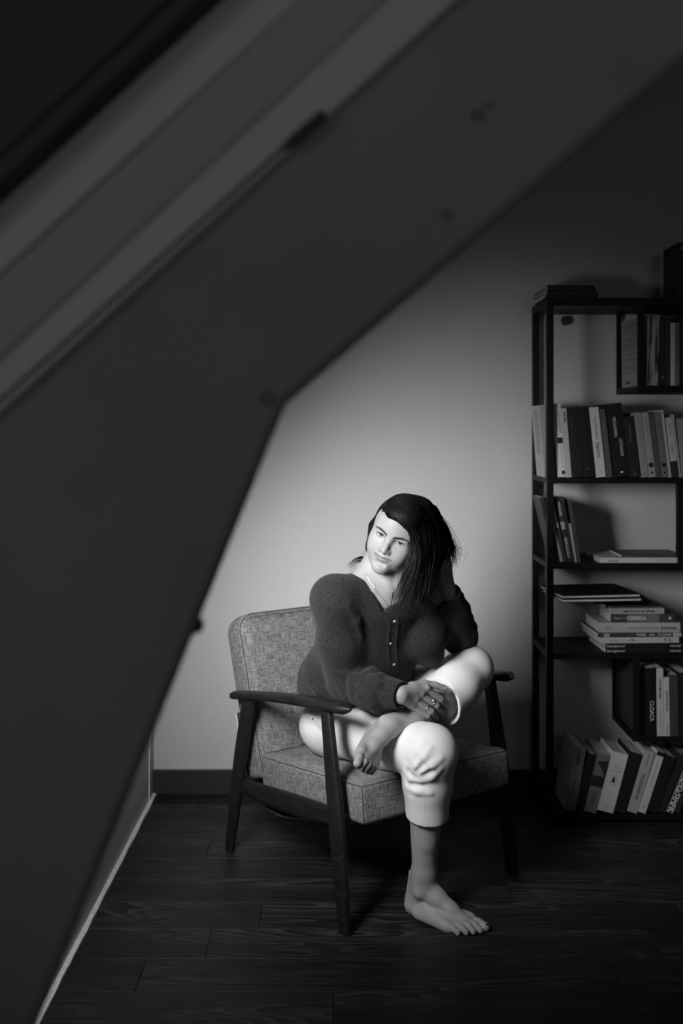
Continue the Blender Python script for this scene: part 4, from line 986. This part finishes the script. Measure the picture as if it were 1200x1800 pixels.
# ---- eyes
M['eye'] = mat('eye_white', .30, .15, .5); M['iris'] = mat('iris', .03, .1, .5)
for q in (-1, 1):
    mb = MB(); c = Vector(H(q*.0305, .0690, -.0012)); look = (Vector(cam.location) - c).normalized(); r = .0135*HS
    up = Vector((0, 0, 1)); w_ = look.cross(up).normalized(); u_ = w_.cross(look)
    rings = []
    for a_ in list(np.linspace(2, 90, 12)) + [120, 150]:
        a_ = R(a_); rr = r*(1 + .05*max(0, 1 - a_/R(28)))
        rings.append([c + look*rr*math.cos(a_) + (w_*math.cos(t) + u_*math.sin(t))*rr*math.sin(a_) for t in np.linspace(0, 2*PI, 25)[:-1]])
    mb.loft(rings); o = mb.build('eye', M['eye'], person, smooth=True)
    ib = MB(); rings = []
    for a_ in (1, 8, 18, 28, 29.5):
        a_ = R(a_); rr = r*(1.012 + .05*max(0, 1 - a_/R(28)))
        if a_ > R(29): rr = r*.99
        rings.append([c + look*rr*math.cos(a_) + (w_*math.cos(t) + u_*math.sin(t))*rr*math.sin(a_) for t in np.linspace(0, 2*PI, 25)[:-1]])
    ib.loft(rings); ib.build('iris', M['iris'], o, smooth=True)
    lb = MB(); lp = []
    for u in np.linspace(.02, .98, 15):
        dx = -.0148*math.cos(u*PI)*q; dz = .0052*math.sin(u*PI)**.8 + .0006; rr = .0150
        lp.append(Vector(H(q*.0305 + dx, .0690 + math.sqrt(max(1e-6, rr*rr - dx*dx - dz*dz)) + .0002, -.001 + dz - .0010)))
    lb.tube(lp, [.0007 + .0009*math.sin(u*PI) for u in np.linspace(.05, .95, 15)], 6); lb.build('eyelashes', gm_(.012), person, smooth=True)
# ---- nails
M['polish'] = mat('dark_nail_polish', .012, .12, .6); M['nail'] = mat('bare_nail', .55, .3, .5)
def nail(tip, prev, up, r, m, lbl=None, ln=.0065):
    d = nrm(tip - prev); up = nrm(up - d*(up @ d)); s_ = np.cross(d, up); c = tip + up*r*.62 + d*r*.15
    mb = MB(); rings = []
    for t in (-1, -.5, 0, .5, 1):
        w_ = r*.72*(1 - .25*t*t) ; rings.append([Vector(c + d*ln*t*.75 + s_*w_*u + up*(r*.36*(1 - u*u*.9) - .0010*t*t)) for u in (-1, -.5, 0, .5, 1)] + [Vector(c + d*ln*t*.75 + s_*w_*u*.8 - up*.001) for u in (1, 0, -1)])
    mb.loft(rings); o = mb.build('nail', m, person, smooth=True)
    if lbl: tag(o, lbl)
for tp, fr in ((BODY.tipR, BODY.footR),):
    for i, (t_, p_, r_) in enumerate(tp): nail(t_, p_, fr[1], r_, M['polish'], 'dark polished nail', .0075 if i == 0 else .0042)
nail(BODY.thR[3], BODY.thR[2], V3(.1, -.6, .8), .0088, M['nail'], None, .0055)
# ---- finger rings, necklace, bracelet
M['silver'] = mat('silver', .8, .2, .5, metallic=1)
def finger_ring(q0, q1, t, r, rt):
    c = Vector(q0*(1 - t) + q1*t); d = Vector(nrm(q1 - q0)); a_ = d.orthogonal().normalized(); b_ = d.cross(a_); mb = MB()
    mb.tube([c + (a_*math.cos(u) + b_*math.sin(u))*r for u in np.linspace(0, 2*PI, 21)[:-1]], rt, 6, closed=True)
    return mb, c
kn = BODY.knR
mb, c = finger_ring(kn[2][0], kn[2][1], .62, .0104, .0011); mb.build('finger_ring', M['silver'], person, smooth=True)
mb, c = finger_ring(kn[1][0], kn[1][1], .70, .0106, .0009)
n_ = Vector(nrm(V3(-.1, -.85, .5))); tt = Vector(nrm(kn[1][1] - kn[1][0])).cross(n_).normalized(); t2 = n_.cross(tt); cc = c + n_*.0118
mb.tube([cc + (tt*math.cos(u)*.0040 + t2*math.sin(u)*.0048) for u in np.linspace(0, 2*PI, 15)[:-1]], .0011, 5, closed=True); mb.build('finger_ring', M['silver'], person, smooth=True)
# ================================================================ CLOTHES
def fuzz(name, g, rough, **k): return mat(name, g, rough, **k)
M['denim'] = mat('white_denim', .77, .85, .2, bump=(900, .0003, 2), var=(9, .75, .80))
M['knit'] = mat('dark_mohair_knit', .02, 1., .03, bump=(300, .0026, 5), var=(380, .010, .042), sheen=.08)
M['button'] = mat('pearl_button', .7, .25, .5)
def build_jeans():
    J = Field(axis((-.20, .48, .0032)), axis((-1.18, -.45, .0032)), axis((.27, .80, .0030)))
    J.ecap(PC + .015*V3(0, 0, -1), PC + V3(.005, -.01, .085), (rD, fD), (.160, .118), (.132, .104), .02)
    for q in (-1, 1): J.ell(PC + q*.080*rD - .03*fD + V3(0, 0, -.025), (.085, .085, .078), None, .03)
    # right leg: thigh, knee, lower leg to the hem
    hemR = KR*.50 + AR*.50; hemR = KR + (AR - KR)*.475
    J.chain([HR, HR*.55 + KR*.45 + V3(0, 0, -.004), KR + V3(0, 0, -.004)], [.095, .085, .073], .03)
    J.chain([KR, KR + (hemR - KR)*.5 + V3(-.004, .004, 0), hemR], [.072, .066, .0600], .02)
    # left leg: thigh sags below, lower leg runs back down to the ankle
    G = J.sub(V3(-.20, -1.18, .27), V3(.48, -.45, .80)); G.chain([HL, Pn(750, 1236, 3.06), KL], [.090, .084, .070], .03)
    hemC = Pn(780, 1236, 2.90); hemD = nrm(Pn(700, 1266, 2.79) - hemC)
    J.hemR = hemR; J.hemRd = nrm(AR - KR); J.hemL = hemC; J.hemLd = hemD
    G1 = G; G = J.sub(V3(-.20, -1.18, .27), V3(.48, -.45, .80)); G.chain([KL, KL*.45 + hemC*.55 + V3(.0, .0, .004), hemC + .004*hemD], [.070, .070, .065], .02)
    def cut(J, c, d, r):
        lo = c - r*1.2 + np.minimum(0, d*.12); hi = c + r*1.2 + np.maximum(0, d*.12)
        sl, g = J.reg(lo, hi, .0); p = g - c.astype(np.float32); t = p @ d.astype(np.float32); rad = np.sqrt(np.maximum((p*p).sum(-1) - t*t, 0))
        A = J.F[sl]; A[:] = np.where((t > -.01) & (rad < r*1.5), np.maximum(A, t), A)
    def hollow(J, c, d, depth, r0, r1): J.cone(c + d*.02, c - d*depth, r0, r1, .004, 's')
    cut(G, hemC, hemD, .10); hollow(G, hemC, hemD, .022, .0600, .050); cut(J, hemR, J.hemRd, .06); hollow(J, hemR, J.hemRd, .030, .0555, .050)
    J.join(G1, .008); J.join(G, .010)
    # folds laid on the surface as ridges
    def ridge(pts, r, k=.012, sink=.35):
        q = [J.hit(*p) for p in pts]
        if any(x is None for x in q): return
        q = [x + V3(0, 1, 0)*r*.45 for x in q]; n = len(q)
        J.todo.append((q, [r*.62*(.25 if i in (0, n-1) else 1.) for i in range(n)], k*1.5))
    J.todo = []
    ridge([(721, 1364), (733, 1347), (746, 1330), (756, 1314)], .0060); ridge([(724, 1368), (742, 1356), (760, 1345), (774, 1334)], .0065)
    ridge([(722, 1372), (740, 1372), (758, 1366), (772, 1353)], .0060); ridge([(714, 1345), (715, 1356), (721, 1367)], .0060)
    ridge([(716, 1384), (734, 1391), (756, 1394)], .0050); ridge([(734, 1322), (744, 1308)], .004)
    ridge([(548, 1262), (566, 1274), (580, 1280)], .0030)
    for q, r, k in J.todo: J.chain(q, r, k)
    dents = [[(717, 1357), (726, 1366)], [(732, 1358), (743, 1345)], [(744, 1364), (758, 1357)], [(724, 1380), (744, 1381)]]
    for dn in dents:
        q = [J.hit(*p) for p in dn]
        if any(x is None for x in q): continue
        q = [x - V3(0, .003, 0) for x in q]; J.chain(q, [.0038]*len(q), .013, 's')
    # crushed underside where she sits is flat on the cushion
    return J
JE = build_jeans(); me, vs = JE.mesh('jeans')
jeans = link('jeans', me, M['denim'], person); tag(jeans, 'white cropped jeans')
def outline_on(Fd, c, d, r, rt, mtl, nm, lift=.0006, n=40, par=None, off=0.):
    """a thin cord round a trouser leg lying on its surface"""
    c = Vector(c); d = Vector(d).normalized(); a_ = d.orthogonal().normalized(); b_ = d.cross(a_); pts = []
    for i in range(n):
        u = 2*PI*i/n; w_ = a_*math.cos(u) + b_*math.sin(u); rs_ = np.arange(r*.4, r*1.6, .001); P_ = np.array([c + w_*x - d*off for x in rs_]); v_ = Fd.sample(P_)
        h_ = np.where(v_ > 0)[0]; pts.append(Vector(P_[h_[0] if len(h_) else -1]) + w_*lift)
    mb = MB(); mb.tube(pts, rt, 6, closed=True); return mb.build(nm, mtl, par, smooth=True)
M['seam'] = mat('denim_seam', .66, .8, .2)
outline_on(JE, JE.hemR, JE.hemRd, .06, .0026, M['seam'], 'hem_stitching', .0, off=.004, par=jeans); outline_on(JE, JE.hemR, JE.hemRd, .06, .0011, M['seam'], 'hem_stitching', .0, off=.022, par=jeans)
outline_on(JE, JE.hemL, JE.hemLd, .068, .0016, M['seam'], 'hem_stitching', .0, off=.004, par=jeans)
def cord(Fd, pts, rt, mtl, nm, par, lift=.0003):
    q = []
    for a, b in zip(pts[:-1], pts[1:]):
        for t in np.linspace(0, 1, 6)[:-1]: q.append((a[0]*(1 - t) + b[0]*t, a[1]*(1 - t) + b[1]*t))
    q.append(pts[-1]); w_ = [Fd.hit(*p, off=lift) for p in q]; w_ = [Vector(x) for x in w_ if x is not None]
    if len(w_) < 2: return
    mb = MB(); mb.tube(w_, rt, 6); return mb.build(nm, mtl, par, smooth=True)
cord(JE, [(537, 1275), (538, 1300), (548, 1330), (566, 1348)], .0011, M['seam'], 'side_seam', jeans)
cord(JE, [(540, 1262), (556, 1268), (568, 1272)], .0009, M['seam'], 'pocket_seam', jeans); cord(JE, [(744, 1385), (746, 1410), (747, 1432)], .0005, M['seam'], 'side_seam', jeans)
p = JE.hit(550, 1264); 
if p is not None:
    mb = MB(); mb.tube([Vector(p) + Vector((0, -.001, 0)), Vector(p) + Vector((0, .003, 0))], [.0028, .0034], 12); mb.build('rivet', gm_(.03), jeans, smooth=True)
# ---------------------------------------------------------------- cardigan
def build_cardigan():
    K = Field(axis((-.22, .46, .0032)), axis((-1.24, -.48, .0032)), axis((.50, 1.02, .0032)))
    K.ecap(PC + V3(.0, -.01, .115), SP[1] + V3(0, 0, .02), (rD, fD), (.185, .150), (.175, .145), .03)
    K.ecap(SP[1] + V3(0, 0, .0), SP[2], (sD, tF), (.172, .140), (.160, .122), .03); K.ecap(SP[2], SP[3] + V3(0, 0, -.012), (sD, tF), (.160, .122), (.142, .086), .03)
    for q in (-1, 1): K.ell(SP[2] + q*.058*sD + .066*tF + V3(0, 0, .025), (.060, .050 - .012*(q > 0), .07), None, .04)
    for q, S_ in ((-1, RS), (1, LS)): K.cone(SP[3] + q*.05*sD + V3(0, 0, .006), S_, .057, .060, .03); K.cone(NB0*.5 + SP[3]*.5 + q*.05*sD + V3(0, .02, .0), S_ + V3(0, .012, 0), .058, .058, .03)
    K.chain([RS, RS*.5 + RE*.5 + V3(-.002, .0, 0), RE], [.062, .064, .056], .03); K.chain([RE, RE*.5 + RW*.5 + V3(0, 0, -.004), RW*1.0 + RE*.0], [.056, .053, .039], .010)
    K.chain([LS, LS*.5 + LE*.5, LE], [.062, .060, .052], .03); K.chain([LE, LE*.5 + LW*.5, LW*.90 + LE*.10], [.052, .048, .040], .02)
    # ribs and soft folds on the sleeves and body
    def folds(a, b, r0, n, amp, tilt, ph=0, lo=0., hi=1.):
        ax_ = nrm(b - a); L = np.linalg.norm(b - a); s1 = nrm(np.cross(ax_, V3(0, 0, 1))); s2 = np.cross(ax_, s1)
        for i in range(n):
            t = lo + (hi - lo)*(i + .5)/n; c = a + (b - a)*t + V3(0, 0, 0)
            ring = []
            for u in np.linspace(ph + i*.7, ph + i*.7 + PI*1.25, 8): ring.append(c + (s1*math.cos(u) + s2*math.sin(u))*(r0 - amp*.15) + ax_*math.sin(u*1.0 + i)*tilt)
            K.chain(ring, [amp*.4, amp*.8, amp, amp, amp, amp, amp*.8, amp*.4], .016)
    folds(RE, RW, .0520, 5, .0135, .014, PI*.9, .08, .85); folds(RS, RE, .055, 3, .0100, .020, PI*.8, .55, .95)
    folds(LE, LW, .043, 4, .009, .012, PI*.6, .1, .8); folds(LS, LE, .050, 3, .010, .016, PI*.8, .4, .95)
    def ridge(pts, r, k=.016):
        q = [K.hit(*p) for p in pts]
        if any(x is None for x in q): return
        K.chain([x + V3(0, 1, 0)*r*.4 for x in q], [r*(.4 if i in (0, len(q)-1) else 1) for i in range(len(q))], k)
    ridge([(604, 1180), (630, 1192), (650, 1212)], .007); ridge([(648, 1190), (664, 1204), (672, 1226)], .006)
    ridge([(540, 1110), (556, 1150), (575, 1180)], .012); ridge([(545, 1200), (560, 1215), (575, 1218)], .012)
    ridge([(612, 1065), (626, 1090), (634, 1120)], .008); ridge([(722, 1150), (728, 1110)], .007)
    K.chain([SP[2] + .10*sD, Pn(748, 1115, 2.92), Pn(756, 1148, 2.95)], [.07, .056, .042], .03)
    # button band down the front
    bb = [(692, 1086), (691, 1110), (688, 1135), (690, 1155), (692, 1172)]
    for dx in (-7, 7):
        q = [K.hit(x + dx, y) for x, y in bb]
        if all(v is not None for v in q): K.chain([x + V3(0, .0015, 0) for x in q], [.0035]*len(q), .004)
    # deep V neckline and the round of the neck
    Vp = Pn(692, 1084, 2.74); n1 = nrm(np.cross(Pn(621, 990, 2.84) - Vp, tF)); n2 = nrm(np.cross(Pn(765, 1000, 2.84) - Vp, tF))
    up_ = V3(0, 0, 1)
    n1 = n1 if n1 @ up_ < 0 else -n1; n2 = n2 if n2 @ up_ < 0 else -n2
    sl, g = K.reg(V3(.0, -1.2, .84), V3(.30, -.75, 1.02), 0); p = g - Vp.astype(np.float32)
    w = np.maximum(p @ n1.astype(np.float32), p @ n2.astype(np.float32)); bk = -((g - (NB0 + .02*tF).astype(np.float32)) @ tF.astype(np.float32))
    w = np.maximum(w, bk); K.put(sl, w, .006, 's')
    K.cone(NB0 + V3(0, -.01, .005), H(0, -.03, -.06), .066, .066, .008, 's')
    # cuffs cut square
    for c, d in ((RW*1.04 - RE*.04, nrm(RW - RE)), (LW*.93 + LE*.07, nrm(LW - LE))):
        sl, g = K.reg(c - .1, c + .1, 0); p = g - c.astype(np.float32); t = p @ d.astype(np.float32); rad = np.sqrt(np.maximum((p*p).sum(-1) - t*t, 0))
        A = K.F[sl]; A[:] = np.where((t > -.012) & (rad < .075), np.maximum(A, t), A)
        K.cone(c + d*.02, c - d*.014, .032, .030, .004, 's')
        K.cuff = getattr(K, 'cuff', []) + [(c, d)]
    # lower edge
    sl, g = K.reg(V3(-.22, -1.24, .50), V3(.46, -.48, .60), 0); tilt = (g[..., 2] - (.548 + .02*np.clip((g[..., 1] + .72)/.2, -1, 1)))
    A = K.F[sl]; A[:] = np.where(g[..., 2] < .60, np.maximum(A, -tilt), A)
    # keep clear of the bare hands
    return K
KN = build_cardigan(); me, kvs = KN.mesh('cardigan')
card = link('cardigan', me, M['knit'], person); tag(card, 'dark fuzzy knitted cardigan')
for c, d in KN.cuff:
    a_ = Vector(d).orthogonal().normalized(); b_ = Vector(d).cross(a_)
# buttons
for px, py in ((693, 1092), (686, 1131), (692, 1168)):
    p = KN.hit(px, py)
    if p is None: continue
    n_ = Vector(KN.grad(p)); c = Vector(p); a_ = n_.orthogonal().normalized(); b_ = n_.cross(a_); mb = MB()
    mb.loft([[c + n_*h + (a_*math.cos(u) + b_*math.sin(u))*r for u in np.linspace(0, 2*PI, 17)[:-1]] for r, h in ((.0038, -.001), (.0042, .0008), (.0038, .0020), (.0024, .0016), (.0010, .0015))])
    mb.build('button', M['button'], card, smooth=True)
# sleeve and yoke seams
for pts in ([(604, 1012), (598, 1040), (596, 1062)], ):
    cord(KN, pts, .0010, M['knit'], 'knit_seam', card, .0002)
# mohair halo: short fibres standing off the knit
def fibres(vs, Fd, n, ln, w, seed):
    r_ = np.random.RandomState(seed); idx = r_.randint(0, len(vs), n); p = vs[idx].astype(np.float64); e = .004; g = np.zeros((n, 3))
    for i in range(3): o = np.zeros(3); o[i] = e; g[:, i] = Fd.sample(p + o) - Fd.sample(p - o)
    g /= np.linalg.norm(g, axis=1)[:, None] + 1e-9
    t = r_.normal(size=(n, 3)); t -= g*(t*g).sum(1)[:, None]; t /= np.linalg.norm(t, axis=1)[:, None]; s_ = np.cross(g, t)
    L = ln*(.4 + r_.rand(n, 1)); mid = p + g*L*.45 + t*L*.3; end = p + g*L*.55 + t*L*.9
    V = np.concatenate([p - s_*w, p + s_*w, mid - s_*w*.7, mid + s_*w*.7, end], 1).reshape(-1, 3); k = np.arange(n)*5
    Q = np.stack([k, k+1, k+3, k+2], 1).tolist() + np.stack([k+2, k+3, k+4], 1).tolist(); return V, Q
V_, Q_ = fibres(kvs, KN, 30000, .0060, .00015, 5)
me = new_mesh('mohair', V_, Q_); fm = mat('mohair_fibre', .085, .9, .1); fo = link('mohair_fibres', me, fm, card); fo['kind'] = 'stuff'
# necklace lying on the chest
def chain_on(pts, rt, nm):
    q = []
    for a, b in zip(pts[:-1], pts[1:]):
        for t in np.linspace(0, 1, 5)[:-1]: q.append((a[0]*(1 - t) + b[0]*t, a[1]*(1 - t) + b[1]*t))
    q.append(pts[-1]); w_ = [BODY.hit(*p, off=.0008) for p in q]; w_ = [Vector(x) for x in w_ if x is not None]
    if len(w_) > 2: mb = MB(); mb.tube(w_, rt, 5); mb.build(nm, M['silver'], person, smooth=True)
chain_on([(643, 1010), (650, 1022), (662, 1040), (674, 1054), (680, 1062), (683, 1070), (687, 1062), (689, 1048), (690, 1038)], .0006, 'necklace')
# ================================================================ HAIR
def build_hair():
    Q = Field(axis((.02, .42, .0022)), axis((-1.12, -.76, .0024)), axis((.84, 1.22, .0022)))
    Rr = Hm
    Q.ell(H(0, -.016, .022), np.array((.0815, .0975, .094))*HS, Rr, .01)
    Q.ell(H(.004, .030, .052), np.array((.060, .060, .054))*HS, Rr, .02)
    # mass falling on her left, over the hand
    px = lambda *a: Pn(*a)
    for pts, rs in (([(738, 900, 2.84), (752, 935, 2.86), (752, 975, 2.87), (744, 1015, 2.86), (736, 1050, 2.84)], (.042, .042, .038, .026, .010)),
                    ([(722, 905, 2.80), (734, 940, 2.80), (736, 975, 2.80), (723, 1008, 2.80), (714, 1036, 2.79)], (.028, .029, .028, .020, .008)),
                    ([(752, 905, 2.90), (770, 945, 2.91), (770, 975, 2.90), (760, 1015, 2.88)], (.034, .030, .020, .008))):
        Q.chain([px(*p) for p in pts], rs, .02)
    # back of the neck and the tuft on her right
    Q.chain([px(660, 925, 2.86), px(656, 960, 2.90), px(655, 985, 2.91)], (.020, .018, .014), .02)
    Q.chain([px(655, 985, 2.91), px(645, 992, 2.90), px(640, 1000, 2.89)], (.012, .008, .005), .01)
    # the face stays clear
    Q.ell(H(-.004, .110, -.020), np.array((.0640, .098, .0800))*HS, Rr, .006, 's'); Q.ell(H(-.030, .085, -.040), np.array((.0470, .085, .0850))*HS, Rr, .006, 's')
    Q.cone(H(-.01, .06, -.10), H(-.01, .05, -.19), .045, .050, .01, 's')
    return Q
HQ = build_hair()
# comb the surface: fine grooves along the fall of the hair
me, hvs = HQ.mesh('hair')
M['hair'] = mat('dark_brown_hair', .003, .8, .06, bump=(120, .002, 3))
hair = link('hair', me, M['hair'], person); tag(hair, 'dark wavy shoulder-length hair')
guides = [
 [(679, 899, 2.775), (692, 901, 2.750), (708, 913, 2.740), (722, 934, 2.742), (729, 962, 2.745), (716, 1005, 2.745), (700, 1052, 2.735)],
 [(686, 893, 2.775), (704, 897, 2.755), (722, 915, 2.750), (733, 945, 2.755), (732, 985, 2.757), (718, 1030, 2.75), (702, 1080, 2.735)],
 [(690, 886, 2.79), (714, 888, 2.77), (738, 905, 2.77), (750, 945, 2.785), (748, 990, 2.79), (742, 1040, 2.79), (732, 1090, 2.775)],
 [(696, 880, 2.82), (728, 882, 2.80), (756, 905, 2.81), (768, 945, 2.83), (765, 985, 2.83), (757, 1030, 2.825), (746, 1075, 2.81)],
 [(704, 876, 2.85), (740, 882, 2.85), (770, 908, 2.86), (783, 940, 2.875), (781, 962, 2.88), (772, 985, 2.87), (762, 1006, 2.86)],
 [(714, 876, 2.89), (752, 889, 2.90), (780, 920, 2.91), (790, 948, 2.92), (795, 965, 2.92), (794, 980, 2.915), (789, 992, 2.90)],
 [(720, 878, 2.93), (760, 898, 2.95), (783, 930, 2.96), (796, 962, 2.96), (799, 982, 2.955), (793, 998, 2.95), (786, 1002, 2.94)]]
left_g = [
 [(684, 893, 2.78), (672, 897, 2.79), (661, 910, 2.81), (655, 930, 2.84), (651, 950, 2.87), (648, 972, 2.885), (640, 984, 2.89)],
 [(690, 884, 2.82), (674, 890, 2.83), (661, 905, 2.86), (654, 930, 2.89), (650, 955, 2.90), (645, 978, 2.90), (634, 990, 2.895)]]
tuft_g = [
 [(652, 975, 2.90), (645, 981, 2.90), (634, 979, 2.895), (622, 983, 2.89), (613, 994, 2.885), (614, 1004, 2.88)],
 [(654, 985, 2.90), (646, 990, 2.89), (636, 987, 2.885), (626, 990, 2.88), (620, 1000, 2.87), (630, 1006, 2.865)],
 [(652, 988, 2.88), (645, 998, 2.865), (641, 1008, 2.85), (640, 1018, 2.84), (636, 1026, 2.835), (632, 1030, 2.83)]]
def catmull(P_, t):
    n = len(P_) - 1; x = t*n; i = min(int(x), n - 1); f = x - i; p = [P_[max(i-1, 0)], P_[i], P_[i+1], P_[min(i+2, n)]]
    return .5*((2*p[1]) + (-p[0] + p[2])*f + (2*p[0] - 5*p[1] + 4*p[2] - p[3])*f*f + (-p[0] + 3*p[1] - 3*p[2] + p[3])*f**3)
def push_out(A, up=.0006):
    A = np.array(A, float)
    for _ in range(3):
        v = HQ.sample(A); e = .003; g = np.zeros_like(A)
        for i in range(3): o = np.zeros(3); o[i] = e; g[:, i] = HQ.sample(A + o) - HQ.sample(A - o)
        g /= np.linalg.norm(g, axis=1)[:, None] + 1e-9; m = (v < up) & (v > -.06); A[m] += g[m]*(up - v[m])[:, None]*.9
    return A
def strands(gs, n, rad, jit, wave, seed, npt=16, tmax=(.62, 1.0), lift=0.):
    all_p = []; all_r = []
    r_ = np.random.RandomState(seed); G = [np.array([Pn(*p) for p in g]) for g in gs]; mb = MB()
    for s_ in range(n):
        u = r_.rand()*(len(G) - 1) if len(G) > 1 else 0; i = min(int(u), max(len(G) - 2, 0)); f = u - i; tm = r_.uniform(*tmax)
        a_ = G[i]; b_ = G[min(i+1, len(G)-1)]; m = min(len(a_), len(b_)); C = a_[:m]*(1 - f) + b_[:m]*f
        off = r_.normal(size=3)*jit; off2 = r_.normal(size=3)*jit; ph = r_.rand()*6.28; fr = r_.uniform(5, 9); wv = wave*r_.uniform(.3, 1.4)
        pts = []
        for k in range(npt):
            t = k/(npt - 1)*tm; p = catmull(C, t) + off*.35 + off2*t*t*1.6; w_ = wv*t
            p = p + V3(math.sin(fr*t + ph), math.cos(fr*t*.8 + ph)*.5, .3*math.sin(fr*t*1.3))*w_; pts.append(Vector(p + V3(0, -lift, 0)))
        r = rad*r_.uniform(.5, 1.3); all_p += [tuple(p) for p in pts]; all_r.append([r*(1 - .75*(k/(npt - 1))**2) for k in range(npt)])
    A = push_out(all_p)
    for i, rr in enumerate(all_r): mb.tube([Vector(p) for p in A[i*npt:(i+1)*npt]], rr, 4)
    return mb
M['strand'] = mat('dark_hair_strands', .006, .45, .35)
for gs, n, rad, jit, wave, seed, nm in ((guides[:2], 260, .0010, .006, .010, 31, 'hair_strands'), (guides[:4], 900, .0010, .008, .012, 11, 'hair_strands'), (guides[3:5], 380, .0010, .005, .006, 21, 'hair_strands'), (guides[4:], 130, .0009, .005, .008, 22, 'hair_strands'), (guides[5:], 44, .0007, .010, .030, 15, 'hair_strands'), (left_g, 110, .0008, .0028, .002, 12, 'hair_strands'), (tuft_g[:2], 38, .0007, .0035, .004, 13, 'hair_strands'), (tuft_g[1:], 16, .0006, .0035, .003, 14, 'hair_strands')):
    o = strands(gs, n, rad, jit, wave, seed).build(nm, M['strand'], hair, smooth=True); o['kind'] = 'stuff'
